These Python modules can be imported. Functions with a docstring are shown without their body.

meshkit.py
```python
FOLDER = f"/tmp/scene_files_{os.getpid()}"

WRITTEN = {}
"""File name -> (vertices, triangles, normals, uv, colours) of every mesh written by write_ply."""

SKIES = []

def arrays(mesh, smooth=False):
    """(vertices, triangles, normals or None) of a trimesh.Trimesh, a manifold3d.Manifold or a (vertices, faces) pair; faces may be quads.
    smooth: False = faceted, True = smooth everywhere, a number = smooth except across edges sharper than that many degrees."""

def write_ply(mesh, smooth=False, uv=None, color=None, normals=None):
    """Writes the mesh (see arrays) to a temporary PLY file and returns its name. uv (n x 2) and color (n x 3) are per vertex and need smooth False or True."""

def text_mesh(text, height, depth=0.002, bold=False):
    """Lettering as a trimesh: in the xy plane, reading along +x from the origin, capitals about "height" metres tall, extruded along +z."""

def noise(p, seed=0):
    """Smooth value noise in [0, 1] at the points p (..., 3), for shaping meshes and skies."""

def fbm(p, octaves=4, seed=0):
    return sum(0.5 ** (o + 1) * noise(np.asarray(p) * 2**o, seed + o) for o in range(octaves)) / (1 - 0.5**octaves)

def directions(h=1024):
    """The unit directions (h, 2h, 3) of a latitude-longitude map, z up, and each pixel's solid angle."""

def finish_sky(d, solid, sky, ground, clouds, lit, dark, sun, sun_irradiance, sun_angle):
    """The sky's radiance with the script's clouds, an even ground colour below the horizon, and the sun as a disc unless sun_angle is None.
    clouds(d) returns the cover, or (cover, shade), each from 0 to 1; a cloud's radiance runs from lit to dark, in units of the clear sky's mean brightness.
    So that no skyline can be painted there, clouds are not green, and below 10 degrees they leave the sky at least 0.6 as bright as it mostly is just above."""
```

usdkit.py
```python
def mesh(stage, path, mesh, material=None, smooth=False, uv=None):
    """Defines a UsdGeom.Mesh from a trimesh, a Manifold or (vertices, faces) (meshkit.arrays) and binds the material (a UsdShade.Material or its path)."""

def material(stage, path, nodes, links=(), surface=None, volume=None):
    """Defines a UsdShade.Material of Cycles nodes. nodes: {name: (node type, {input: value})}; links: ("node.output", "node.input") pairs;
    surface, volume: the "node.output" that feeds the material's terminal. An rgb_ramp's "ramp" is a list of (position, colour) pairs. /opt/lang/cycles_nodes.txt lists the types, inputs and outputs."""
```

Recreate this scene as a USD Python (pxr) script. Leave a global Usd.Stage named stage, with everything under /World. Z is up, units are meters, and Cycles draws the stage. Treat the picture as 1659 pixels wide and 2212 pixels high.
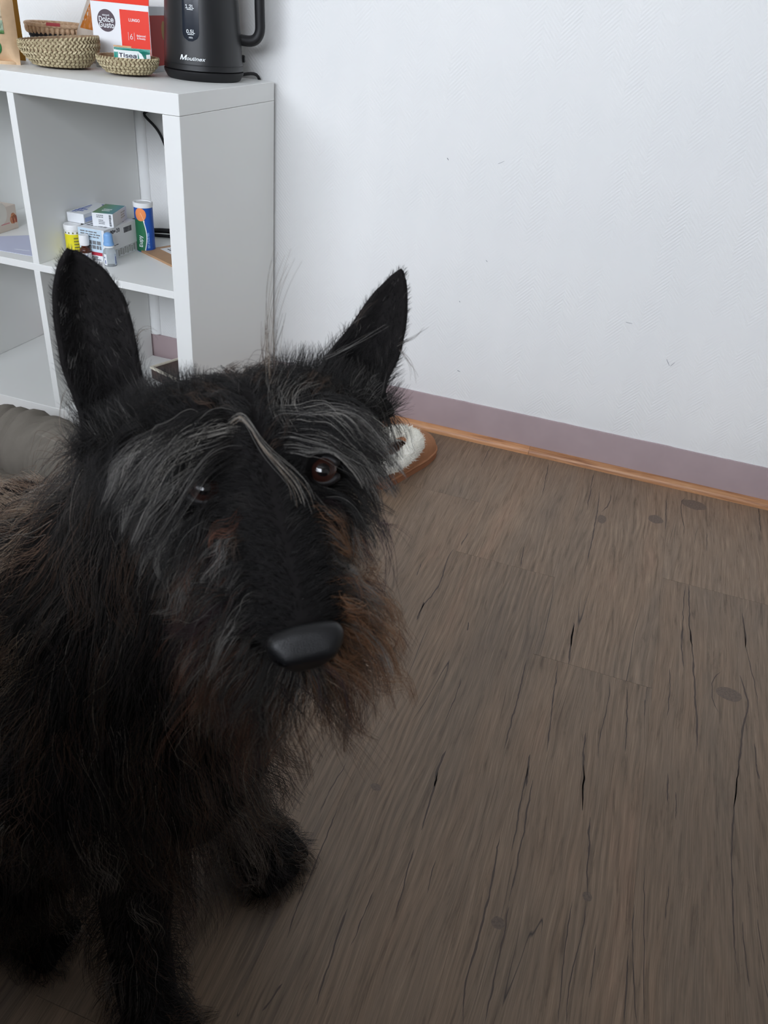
import math
import numpy as np
import trimesh
import manifold3d as m3
import meshkit
import usdkit
from pxr import Usd, UsdGeom, UsdLux, UsdShade, Gf, Sdf, Vt
from scipy.spatial import cKDTree
from shapely.geometry import Polygon

stage = Usd.Stage.CreateInMemory()
UsdGeom.SetStageUpAxis(stage, 'Z')
UsdGeom.SetStageMetersPerUnit(stage, 1.0)
UsdGeom.Xform.Define(stage, '/World')
UsdGeom.Scope.Define(stage, '/World/Looks')
A3 = np.array

# ---------------------------------------------------------------- camera
W, H = 1659, 2212
CAM = A3([0.8859, -1.8340, 0.9453])
YAW, PITCH, ROLL, FPX = -0.28707, 0.57494, 0.09509, 1718.2
FWD = A3([math.sin(YAW) * math.cos(PITCH), math.cos(YAW) * math.cos(PITCH), -math.sin(PITCH)])
_r = A3([math.cos(YAW), -math.sin(YAW), 0.0])
_u = np.cross(_r, FWD)
RGT = math.cos(ROLL) * _r + math.sin(ROLL) * _u
UPV = -math.sin(ROLL) * _r + math.cos(ROLL) * _u
cam = UsdGeom.Camera.Define(stage, '/World/camera')
cam.AddTransformOp().Set(Gf.Matrix4d(*RGT, 0, *UPV, 0, *(-FWD), 0, *CAM, 1))
cam.CreateHorizontalApertureAttr(4.8)
cam.CreateVerticalApertureAttr(4.8 * H / W)
cam.CreateFocalLengthAttr(4.8 * FPX / W)
cam.CreateFStopAttr(2.4)
cam.CreateFocusDistanceAttr(1.30)
cam.CreateClippingRangeAttr(Gf.Vec2f(0.02, 100))
cam.CreateExposureAttr(-0.24)

# ---------------------------------------------------------------- light
# overcast sky outside; the room is lit by daylight from an unseen window, placed behind and to the left of the photographer
dome = UsdLux.DomeLight.Define(stage, '/World/sky')
dome.CreateIntensityAttr(1.0)
dome.CreateColorAttr(Gf.Vec3f(0.82, 0.91, 1.0))
WIN = dict(x0=-1.60, x1=1.60, z0=1.22, z1=2.36, y=-3.4)
day = UsdLux.RectLight.Define(stage, '/World/daylight')
day.AddTranslateOp().Set(Gf.Vec3d((WIN['x0'] + WIN['x1']) / 2, WIN['y'] - 0.16, (WIN['z0'] + WIN['z1']) / 2))
day.AddRotateXOp().Set(90)
day.CreateWidthAttr(WIN['x1'] - WIN['x0'])
day.CreateHeightAttr(WIN['z1'] - WIN['z0'])
day.CreateIntensityAttr(14.0)
day.CreateColorAttr(Gf.Vec3f(0.885, 0.905, 1.0))

# ---------------------------------------------------------------- helpers
def lin(c):
    c = A3(c, float) / 255.0
    return tuple(np.where(c <= 0.04045, c / 12.92, ((c + 0.055) / 1.055) ** 2.4))

_looks = {}
def mat(name, color, rough=0.5, spec=0.5, var=0.0, vscale=30.0, bump=0.0, bscale=200.0, **kw):
    """A principled look; var adds noise variation of the colour, bump a fine relief."""
    if name in _looks:
        return _looks[name]
    nodes = {'p': ('principled_bsdf', dict(base_color=color, roughness=rough, specular_ior_level=spec, **kw))}
    links = []
    if var or bump:
        nodes['g'] = ('texture_coordinate', {})
    if var:
        nodes['n'] = ('noise_texture', dict(scale=vscale, detail=4.0))
        nodes['r'] = ('rgb_ramp', {'ramp': [(0.25, [c * (1 - var) for c in color]), (0.75, [min(1, c * (1 + var)) for c in color])]})
        links += [('g.object', 'n.vector'), ('n.fac', 'r.fac'), ('r.color', 'p.base_color')]
    if bump:
        nodes['bn'] = ('noise_texture', dict(scale=bscale, detail=3.0))
        nodes['b'] = ('bump', dict(strength=bump, distance=0.001))
        links += [('g.object', 'bn.vector'), ('bn.fac', 'b.height'), ('b.normal', 'p.normal')]
    _looks[name] = usdkit.material(stage, '/World/Looks/' + name, nodes, links, surface='p.BSDF')
    return _looks[name]

_taken = {}
def numbered(parent, name):
    k = (str(parent), name)
    n = _taken.get(k, -1) + 1
    _taken[k] = n
    return f'{parent}/{name}' + (f'_{n:03d}' if n else '')

def path_of(p):
    return '/World' if p is None else str(p.GetPath())

def tag(p, label=None, category=None, group=None, kind=None):
    for k, v in dict(label=label, category=category, group=group, kind=kind).items():
        if v:
            p.SetCustomDataByKey(k, v)
    return p

def thing(name, label=None, category=None, loc=(0, 0, 0), rotz=0.0, group=None, kind=None):
    x = UsdGeom.Xform.Define(stage, numbered('/World', name))
    x.AddTranslateOp().Set(Gf.Vec3d(*map(float, loc)))
    if rotz:
        x.AddRotateZOp().Set(float(rotz))
    return tag(x.GetPrim(), label, category, group, kind)

def part(name, mesh, look, parent=None, smooth=30, label=None, kind=None):
    m = usdkit.mesh(stage, numbered(path_of(parent), name), mesh, look, smooth=smooth)
    return tag(m.GetPrim(), label, kind=kind)

def tm(man):
    m = man.to_mesh()
    return trimesh.Trimesh(np.array(m.vert_properties[:, :3]), np.array(m.tri_verts), process=False)

def cbox(x0, x1, y0, y1, z0, z1, c=0.001):
    """A box with chamfered edges."""
    p = []
    lo, hi = A3([x0, y0, z0], float), A3([x1, y1, z1], float)
    for k in range(3):
        a, b = lo + c, hi - c
        a[k], b[k] = lo[k], hi[k]
        for s in np.ndindex(2, 2, 2):
            p.append(np.where(A3(s) == 0, a, b))
    return tm(m3.Manifold.hull_points(A3(p)))

def lathe(profile, n=48, arc=None):
    """Revolves (r, z) pairs about z. arc=(a0, a1) in radians makes an open band."""
    pr = A3(profile, float)
    if arc is None:
        a = np.arange(n) * 2 * np.pi / n
    else:
        a = np.linspace(arc[0], arc[1], n)
    v = np.stack([pr[None, :, 0] * np.cos(a)[:, None], pr[None, :, 0] * np.sin(a)[:, None], np.broadcast_to(pr[:, 1], (len(a), len(pr)))], -1).reshape(-1, 3)
    k, m = len(pr), len(a)
    f = []
    for i in range(m if arc is None else m - 1):
        j = (i + 1) % m
        for q in range(k - 1):
            f += [[i * k + q, j * k + q, j * k + q + 1], [i * k + q, j * k + q + 1, i * k + q + 1]]
    return trimesh.Trimesh(v, f, process=False)

def spline(pts, n=24):
    from scipy.interpolate import CubicSpline
    p = A3(pts, float)
    t = np.r_[0, np.cumsum(np.linalg.norm(np.diff(p, axis=0), axis=1))]
    return CubicSpline(t, p)(np.linspace(0, t[-1], n))

def tube(pts, r, sides=10, n=None, caps=True):
    p = spline(pts, n) if n else A3(pts, float)
    r = np.broadcast_to(A3(r, float), (len(p),))
    t = np.gradient(p, axis=0)
    t /= np.linalg.norm(t, axis=1, keepdims=True)
    nrm = np.cross(t[0], [0, 0, 1.0] if abs(t[0][2]) < 0.9 else [1.0, 0, 0])
    rings = []
    for i in range(len(p)):
        nrm = nrm - t[i] * (nrm @ t[i])
        nrm /= np.linalg.norm(nrm)
        b = np.cross(t[i], nrm)
        a = np.arange(sides) * 2 * np.pi / sides
        rings.append(p[i] + r[i] * (np.cos(a)[:, None] * nrm + np.sin(a)[:, None] * b))
    v = np.vstack(rings)
    f = []
    for i in range(len(p) - 1):
        for j in range(sides):
            a, b = i * sides + j, i * sides + (j + 1) % sides
            f += [[a, b, b + sides], [a, b + sides, a + sides]]
    if caps:
        k = len(v)
        v = np.vstack([v, p[:1], p[-1:]])
        e = (len(p) - 1) * sides
        for j in range(sides):
            f += [[k, (j + 1) % sides, j], [k + 1, e + j, e + (j + 1) % sides]]
    return trimesh.Trimesh(v, f, process=False)

def cat(*ms):
    ms = [trimesh.Trimesh(m.vertices, m.faces, process=False) for m in ms]
    return trimesh.util.concatenate(ms)

def moved(m, loc=(0, 0, 0), rz=0.0, rx=0.0, ry=0.0, s=1.0):
    T = trimesh.transformations
    M = T.translation_matrix(loc) @ T.rotation_matrix(rz, [0, 0, 1]) @ T.rotation_matrix(ry, [0, 1, 0]) @ T.rotation_matrix(rx, [1, 0, 0]) @ np.diag([s, s, s, 1.0])
    m = m.copy()
    m.apply_transform(M)
    return m

def on(m, o, u, v):
    """Lays a mesh drawn in the xy plane onto the plane through o spanned by u (right) and v (up)."""
    u, v = A3(u, float), A3(v, float)
    u, v = u / np.linalg.norm(u), v / np.linalg.norm(v)
    n = np.cross(u, v)
    q = A3(m.vertices)
    return trimesh.Trimesh(A3(o) + q[:, :1] * u + q[:, 1:2] * v + q[:, 2:3] * n, m.faces, process=False)

def wrap(m, R, a0=-np.pi / 2):
    """Bends a mesh drawn in the xy plane round a vertical cylinder of radius R; x = 0 lies at the angle a0."""
    q = A3(m.vertices)
    a = a0 + q[:, 0] / R
    return trimesh.Trimesh(np.stack([(R + q[:, 2]) * np.cos(a), (R + q[:, 2]) * np.sin(a), q[:, 1]], 1), m.faces, process=False)

def text(s, h, d=0.0002, bold=False, centre=True):
    m = meshkit.text_mesh(s, h, d, bold)
    if centre:
        b = m.bounds
        m.apply_translation([-(b[0][0] + b[1][0]) / 2, -(b[0][1] + b[1][1]) / 2, 0])
    return m

def flat(poly, d=0.0002):
    return trimesh.creation.extrude_polygon(Polygon(poly), d, engine='earcut')

def rect(x0, x1, y0, y1, d=0.0002):
    return trimesh.creation.box(bounds=[[x0, y0, 0], [x1, y1, d]])

def disc(cx, cy, rx, ry=None, d=0.0002, n=40):
    a = np.arange(n) * 2 * np.pi / n
    return flat(np.c_[cx + rx * np.cos(a), cy + (ry or rx) * np.sin(a)], d)

def at(px, py, depth):
    """The point seen at pixel (px, py) at a distance along the view axis."""
    return CAM + depth * (FWD + RGT * (px - W / 2) / FPX - UPV * (py - H / 2) / FPX)

def at_z(px, py, z=0.0):
    d = FWD + RGT * (px - W / 2) / FPX - UPV * (py - H / 2) / FPX
    return CAM + d * ((z - CAM[2]) / d[2])
# ---------------------------------------------------------------- the room
WHITE = lin((226, 226, 222))
def wallpaper(name, axis):
    # white painted glass-fibre paper: columns of fine slanting ribs, alternately left and right (a herringbone relief)
    nodes = {
        'g': ('geometry', {}), 's': ('separate_xyz', {}),
        'c': ('math', {'math_type': 'multiply', 'value2': 1 / 0.036}),
        'pp': ('math', {'math_type': 'pingpong', 'value2': 1.0}),
        'k': ('math', {'math_type': 'multiply', 'value2': 0.036 * 1.05}),
        'a': ('math', {'math_type': 'add'}),
        'f': ('math', {'math_type': 'multiply', 'value2': 2 * math.pi / 0.0088}),
        'si': ('math', {'math_type': 'sine'}),
        'n': ('noise_texture', {'scale': 9.0, 'detail': 3.0}),
        'nr': ('map_range', {'from_min': 0.35, 'from_max': 0.65, 'to_min': 0.15, 'to_max': 1.0, 'clamp': True}),
        'mu': ('math', {'math_type': 'multiply'}),
        'n2': ('noise_texture', {'scale': 420.0, 'detail': 3.0}),
        'm2': ('math', {'math_type': 'multiply_add', 'value2': 1.2}),
        'b': ('bump', {'strength': 0.19, 'distance': 0.0011}),
        'n3': ('noise_texture', {'scale': 1.4, 'detail': 5.0, 'roughness': 0.6}),
        'r': ('rgb_ramp', {'ramp': [(0.3, lin((232, 233, 232))), (0.7, lin((240, 240, 238)))]}),
        'p': ('principled_bsdf', {'roughness': 0.75, 'specular_ior_level': 0.25}),
    }
    links = [('g.position', 's.vector'), (f's.{axis}', 'c.value1'), ('c.value', 'pp.value1'), ('pp.value', 'k.value1'), ('k.value', 'a.value1'), ('s.z', 'a.value2'),
             ('a.value', 'f.value1'), ('f.value', 'si.value1'), ('g.position', 'n.vector'), ('n.fac', 'nr.value'), ('si.value', 'mu.value1'), ('nr.result', 'mu.value2'),
             ('g.position', 'n2.vector'), ('n2.fac', 'm2.value1'), ('mu.value', 'm2.value3'), ('m2.value', 'b.height'), ('b.normal', 'p.normal'),
             ('g.position', 'n3.vector'), ('n3.fac', 'r.fac'), ('r.color', 'p.base_color')]
    return usdkit.material(stage, '/World/Looks/' + name, nodes, links, surface='p.BSDF')

PAPER_X, PAPER_Y = wallpaper('wallpaper_along_x', 'x'), wallpaper('wallpaper_along_y', 'y')
CEIL = mat('ceiling_paint', lin((204, 202, 198)), 0.8)
XL, XR, YF, ZC = -2.6, 3.0, -3.4, 2.45

def struct(name, mesh, look, smooth=False):
    p = part(name, mesh, look, None, smooth)
    return tag(p, kind='structure')

box = trimesh.creation.box
def bb(x0, x1, y0, y1, z0, z1):
    return box(bounds=[[x0, y0, z0], [x1, y1, z1]])

wall_back = struct('wall_back', bb(XL - .1, XR + .1, 0, 0.1, -.02, ZC), PAPER_X)
struct('wall_left', bb(XL - .1, XL, YF, 0, -.02, ZC), PAPER_Y)
struct('wall_right', bb(XR, XR + .1, YF, 0, -.02, ZC), PAPER_Y)
struct('ceiling', bb(XL - .1, XR + .1, YF - .1, .1, ZC, ZC + .1), CEIL)
w = WIN
struct('wall_front', cat(bb(XL - .1, w['x0'], YF - .1, YF, -.02, ZC), bb(w['x1'], XR + .1, YF - .1, YF, -.02, ZC),
                         bb(w['x0'], w['x1'], YF - .1, YF, -.02, w['z0']), bb(w['x0'], w['x1'], YF - .1, YF, w['z1'], ZC)), PAPER_X)
# the unseen window placed to light the room: two sashes in a white frame
PVC = mat('white_window_frame', lin((235, 236, 236)), 0.35)
PANE = usdkit.material(stage, '/World/Looks/window_pane', {'f': ('fresnel', {'IOR': 1.45}), 't': ('transparent_bsdf', {'color': (0.97, 0.98, 0.98)}), 'g': ('glossy_bsdf', {'color': (1, 1, 1), 'roughness': 0.02}), 'm': ('mix_closure', {})},
                       [('f.fac', 'm.fac'), ('t.BSDF', 'm.closure1'), ('g.BSDF', 'm.closure2')], surface='m.closure')
win = thing('window_1', kind='structure')
x0, x1, z0, z1 = w['x0'], w['x1'], w['z0'], w['z1']
xm = (x0 + x1) / 2
part('window_frame', cat(bb(x0, x0 + .05, YF - .09, YF - .02, z0, z1), bb(x1 - .05, x1, YF - .09, YF - .02, z0, z1), bb(x0, x1, YF - .09, YF - .02, z0, z0 + .05),
                         bb(x0, x1, YF - .09, YF - .02, z1 - .05, z1), bb(xm - .04, xm + .04, YF - .09, YF - .02, z0, z1)), PVC, win, False)
for a, b in ((x0 + .05, xm - .04), (xm + .04, x1 - .05)):
    part('pane', bb(a, b, YF - .06, YF - .055, z0 + .05, z1 - .05), PANE, win, False)
part('window_sill', bb(x0 - .05, x1 + .05, YF - .02, YF + .12, z0 - .03, z0), PVC, win, False)

# skirting: a mauve painted band along the foot of the wall, its top edge a little uneven, and an oak quarter-round on the floor
MAUVE = mat('mauve_paint', lin((180, 161, 163)), 0.5, 0.35, var=0.05, vscale=14, bump=0.15, bscale=500)
rng = np.random.default_rng(5)
xs = np.linspace(XL, XR, 400)
edge = 0.097 + 0.0012 * (meshkit.fbm(np.c_[xs * 6, xs * 0, xs * 0], 4, 3) - .5) + 0.0006 * rng.standard_normal(400) * (rng.random(400) < .3)
band = [(XL, 0.0)] + [(XR, 0.0)] + [(x, e) for x, e in zip(xs[::-1], edge[::-1])]
mb = flat(band, 0.006)
mb = trimesh.Trimesh(np.c_[mb.vertices[:, 0], -A3(mb.vertices)[:, 2], mb.vertices[:, 1]], mb.faces[:, ::-1], process=False)
struct('baseboard_back', mb, MAUVE)

for sd, xa, xb in (('left', XL, XL + .006), ('right', XR - .006, XR)):
    struct('baseboard_' + sd, bb(xa, xb, YF, -.006, 0, .097), MAUVE)

OAK = usdkit.material(stage, '/World/Looks/varnished_oak', {
    'g': ('geometry', {}), 'm': ('mapping', {'scale': (7, 160, 160)}), 'n': ('noise_texture', {'scale': 1.0, 'detail': 5.0, 'roughness': 0.6, 'distortion': 0.6}), 'o': ('object_info', {}),
    'r': ('rgb_ramp', {'ramp': [(0.28, lin((146, 90, 52))), (0.48, lin((200, 140, 90))), (0.75, lin((222, 168, 116)))]}),
    'h': ('hsv', {'saturation': 0.95}), 'v': ('map_range', {'to_min': 0.85, 'to_max': 1.12}), 'p': ('principled_bsdf', {'roughness': 0.42})},
    [('g.position', 'm.vector'), ('m.vector', 'n.vector'), ('n.fac', 'r.fac'), ('r.color', 'h.color'), ('o.random', 'v.value'), ('v.result', 'h.value'), ('h.color', 'p.base_color')], surface='p.BSDF')
trim = thing('trim_1', kind='structure')
qr = [(0.0, 0.0), (-0.0215, 0.0)] + [(-0.0215 * math.cos(a) ** .8, 0.0185 * math.sin(a)) for a in np.linspace(0.15, math.pi / 2, 10)]
cuts = [XL, -1.05, -0.30, 0.715, 1.45, XR]
for a, b in zip(cuts[:-1], cuts[1:]):
    q = flat(qr, (b - a) - 0.0008)
    v = A3(q.vertices)
    part('oak_strip', trimesh.Trimesh(np.c_[a + v[:, 2], v[:, 0] - .006 + .006, v[:, 1]], q.faces, process=False), OAK, trim, 40)
for sx, xw in ((1, XL), (-1, XR)):
    q = flat(qr, -YF - .025)
    v = A3(q.vertices)
    part('oak_strip', trimesh.Trimesh(np.c_[xw - sx * v[:, 0], YF + v[:, 2], v[:, 1]], q.faces[:, ::-1] if sx < 0 else q.faces, process=False), OAK, trim, 40)
# a slim white half-round cover strip that runs up the wall behind the shelf
BATTEN = mat('white_cover_strip', lin((246, 247, 246)), 0.5, 0.3)
hr = [(-.386 + .0165 + .0165 * math.cos(a), -.012 * math.sin(a) - .0005) for a in np.linspace(0, math.pi, 17)]
q = flat(hr, 2.4 - .1)
struct('trim_2', trimesh.Trimesh(np.c_[q.vertices[:, 0], q.vertices[:, 1], .1 + A3(q.vertices)[:, 2]], q.faces, process=False), BATTEN, 40)

# small scuffs and scratches on the wallpaper
SCUFF = mat('scuff_grey', lin((150, 152, 158)), .8, .2)
def at_wall(px, py, y=0.0):
    d = FWD + RGT * (px - W / 2) / FPX - UPV * (py - H / 2) / FPX
    return CAM + d * ((y - CAM[1]) / d[1])
for pa, pb, wd in (((1076, 354), (1090, 348), .0007), ((1352, 696), (1366, 699), .0009), ((1440, 776), (1446, 790), .0010), ((1448, 791), (1458, 783), .0009), ((988, 800), (994, 803), .0012), ((966, 341), (969, 346), .0014), ((992, 650), (994, 653), .0012), ((1050, 562), (1053, 566), .0010)):
    a, b = at_wall(*pa), at_wall(*pb)
    part('scuff_mark', tube([a - A3([0, .0002, 0]), (a + b) / 2 - A3([0, .0004, 0]), b - A3([0, .0002, 0])], [wd * .4, wd * .6, wd * .3], 6), SCUFF, wall_back, True)

# ---------------------------------------------------------------- the floor: vinyl planks with a printed dark oak grain
def plank_look():
    n = {
        'g': ('geometry', {}), 'o': ('object_info', {}),
        'sc': ('vector_math', {'math_type': 'scale', 'vector1': (17.3, 31.7, 0)}),
        'ad': ('vector_math', {'math_type': 'add'}),
        # slow bend of the grain
        'wm': ('mapping', {'scale': (7, 1.6, 0)}), 'wn': ('noise_texture', {'scale': 1.0, 'detail': 3.0}),
        'wa': ('vector_math', {'math_type': 'multiply_add', 'vector2': (0.05, 0, 0)}),
        # broad tone
        'm1': ('mapping', {'scale': (9, 1.3, 1)}), 'n1': ('noise_texture', {'scale': 1.0, 'detail': 5.0, 'roughness': 0.6}),
        'r1': ('rgb_ramp', {'ramp': [(0.25, lin((108, 95, 86))), (0.42, lin((140, 121, 103))), (0.6, lin((149, 126, 105))), (0.8, lin((170, 136, 113)))]}),
        # growth lines, a few millimetres apart
        'm2': ('mapping', {'scale': (120, 8.0, 1)}), 'n2': ('noise_texture', {'scale': 1.0, 'detail': 6.0, 'roughness': 0.7, 'distortion': 0.5}),
        # arched growth rings, a centimetre or so apart, in parts of the boards
        'm6': ('mapping', {'scale': (8, 1.7, 1)}), 'n6': ('noise_texture', {'scale': 1.0, 'detail': 2.5, 'roughness': 0.55}), 's6': ('separate_xyz', {}),
        'p6': ('math', {'math_type': 'multiply', 'value2': 520.0}), 'q6': ('math', {'math_type': 'multiply_add', 'value2': 38.0}), 'w6': ('math', {'math_type': 'sine'}),
        'm7': ('mapping', {'scale': (6, 2.4, 1)}), 'n7': ('noise_texture', {'scale': 1.0, 'detail': 2.0}), 'k7': ('map_range', {'from_min': 0.40, 'from_max': 0.62, 'to_min': 0.0, 'to_max': 0.13, 'clamp': True}),
        'u6': ('math', {'math_type': 'multiply'}), 'v6': ('math', {'math_type': 'add', 'value2': 0.93}), 'c6': ('combine_color', {}), 'x6': ('mix_color', {'blend_type': 'multiply', 'fac': 1.0, 'use_clamp': False}),
        'r2': ('rgb_ramp', {'ramp': [(0.30, (0.42, 0.40, 0.38)), (0.46, (0.92, 0.91, 0.9)), (0.56, (1.0, 1.0, 1.0)), (0.72, (1.32, 1.3, 1.26))]}),
        'x2': ('mix_color', {'blend_type': 'multiply', 'fac': 0.78, 'use_clamp': False}),
        # very fine fibre
        'm3': ('mapping', {'scale': (650, 14, 1)}), 'n3': ('noise_texture', {'scale': 1.0, 'detail': 3.0}),
        'r3': ('rgb_ramp', {'ramp': [(0.3, (0.72, 0.71, 0.7)), (0.7, (1.2, 1.2, 1.2))]}),
        'x3': ('mix_color', {'blend_type': 'multiply', 'fac': 0.8, 'use_clamp': False}),
        # long dark splits
        'm4': ('mapping', {'scale': (13, 0.42, 1)}), 'n4': ('noise_texture', {'scale': 1.0, 'detail': 2.0}),
        's4': ('math', {'math_type': 'subtract', 'value2': 0.56}), 'a4': ('math', {'math_type': 'absolute'}),
        'm5': ('mapping', {'scale': (5, 2.2, 1)}), 'n5': ('noise_texture', {'scale': 1.0, 'detail': 2.0}),
        'k5': ('map_range', {'from_min': 0.55, 'from_max': 0.75, 'to_min': 0.00002, 'to_max': 0.008, 'clamp': True}),
        'd4': ('math', {'math_type': 'divide'}), 'c4': ('clamp', {}),
        'x4': ('mix_color', {'blend_type': 'mix', 'a': lin((66, 58, 54))}),
        # plank-to-plank tone
        'hv': ('hsv', {}), 'vr': ('map_range', {'to_min': 0.95, 'to_max': 1.05}),
        'bp': ('bump', {'strength': 0.25, 'distance': 0.0006}),
        'rr': ('map_range', {'from_min': 0.3, 'from_max': 0.7, 'to_min': 0.50, 'to_max': 0.36}),
        'p': ('principled_bsdf', {'specular_ior_level': 0.35}),
    }
    l = [('o.random', 'sc.scale'), ('g.position', 'ad.vector1'), ('sc.vector', 'ad.vector2'),
         ('ad.vector', 'wm.vector'), ('wm.vector', 'wn.vector'), ('wn.color', 'wa.vector1'), ('ad.vector', 'wa.vector3')]
    for k in '1234567':
        l += [('wa.vector', f'm{k}.vector'), (f'm{k}.vector', f'n{k}.vector')]
    l += [('n1.fac', 'r1.fac'), ('n2.fac', 'r2.fac'), ('n3.fac', 'r3.fac'), ('r1.color', 'x2.a'), ('r2.color', 'x2.b'), ('x2.result', 'x3.a'), ('r3.color', 'x3.b'),
          ('n4.fac', 's4.value1'), ('s4.value', 'a4.value1'), ('n5.fac', 'k5.value'), ('a4.value', 'd4.value1'), ('k5.result', 'd4.value2'), ('d4.value', 'c4.value'),
          ('c4.result', 'x4.fac'), ('n6.fac', 'q6.value1'), ('wa.vector', 's6.vector'), ('s6.x', 'p6.value1'), ('p6.value', 'q6.value3'), ('q6.value', 'w6.value1'), ('n7.fac', 'k7.value'), ('w6.value', 'u6.value1'), ('k7.result', 'u6.value2'),
          ('u6.value', 'v6.value1'), ('v6.value', 'c6.r'), ('v6.value', 'c6.g'), ('v6.value', 'c6.b'), ('x3.result', 'x6.a'), ('c6.color', 'x6.b'), ('x6.result', 'x4.b'), ('x4.result', 'hv.color'), ('o.random', 'vr.value'), ('vr.result', 'hv.value'), ('hv.color', 'p.base_color'),
          ('n2.fac', 'bp.height'), ('bp.normal', 'p.normal'), ('n2.fac', 'rr.value'), ('rr.result', 'p.roughness')]
    return usdkit.material(stage, '/World/Looks/vinyl_plank', n, l, surface='p.BSDF')

PLANK = plank_look()
floor = thing('floor', kind='structure')
part('subfloor', bb(XL, XR, YF, 0, -.02, -.004), mat('subfloor_grey', lin((60, 54, 50)), 0.9), floor, False)
ends = {0.656: -0.507, 0.861: -0.747, 1.066: -0.412, 1.271: -0.62, 0.451: -0.30, 0.246: -0.86, 0.041: -0.55, -0.164: -0.22}
rng = np.random.default_rng(8)
k = -17
while 0.656 + 0.205 * k < XR:
    xa = 0.656 + 0.205 * k
    e = ends.get(round(xa, 3), -rng.uniform(0.1, 1.2))
    ys = [0.0, e]
    while ys[-1] > YF:
        ys.append(max(YF, ys[-1] - 1.22))
    for yb, ya in zip(ys[:-1], ys[1:]):
        a, b = max(xa, XL), min(xa + .205, XR)
        if b - a > .01 and yb - ya > .005:
            part('plank', cbox(a + .00004, b - .00004, ya + .0002, yb - .0002, -.004, 0, .00014), PLANK, floor, False)
    k += 1

# the longest splits and the knots of the print, where the photograph shows them
def ribbon(px, w):
    p = A3([at_z(x, y, 0.0)[:2] for x, y in px])
    p = spline(np.c_[p, p[:, 0] * 0], 9 * len(p))[:, :2] if len(p) > 2 else np.linspace(p[0], p[1], 16)
    t = np.gradient(p, axis=0)
    n = np.c_[-t[:, 1], t[:, 0]] / np.linalg.norm(t, axis=1, keepdims=True)
    s = np.linspace(0, 1, len(p))
    p = p + n * (meshkit.fbm(np.c_[p * 55, p[:, :1] * 0], 3, 4) - .5)[:, None] * .0036
    jit = 0.55 + 0.9 * meshkit.noise(np.c_[p * 70, p[:, :1] * 0], 7)
    hw = w / 2 * np.minimum(1, np.minimum(s, 1 - s) * 7 + .12) * jit
    lo, hi = p - n * hw[:, None], p + n * hw[:, None]
    poly = Polygon(np.vstack([lo, hi[::-1]])).buffer(0)
    return [trimesh.creation.extrude_polygon(g, 0.00012, engine='earcut') for g in getattr(poly, 'geoms', [poly]) if g.area > 1e-9]
def cr(ox, oy, s, pts):
    return [(ox + x / s, oy + y / s) for x, y in pts]
K1 = lambda *p: cr(830, 930, 3.858, p)
K2 = lambda *p: cr(1230, 1000, 3.867, p)
K3 = lambda *p: cr(830, 1300, 3.858, p)
K4 = lambda *p: cr(1230, 1350, 3.867, p)
K5 = lambda *p: cr(560, 1650, 3.072, p)
K6 = lambda *p: cr(1100, 1650, 2.968, p)
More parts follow.
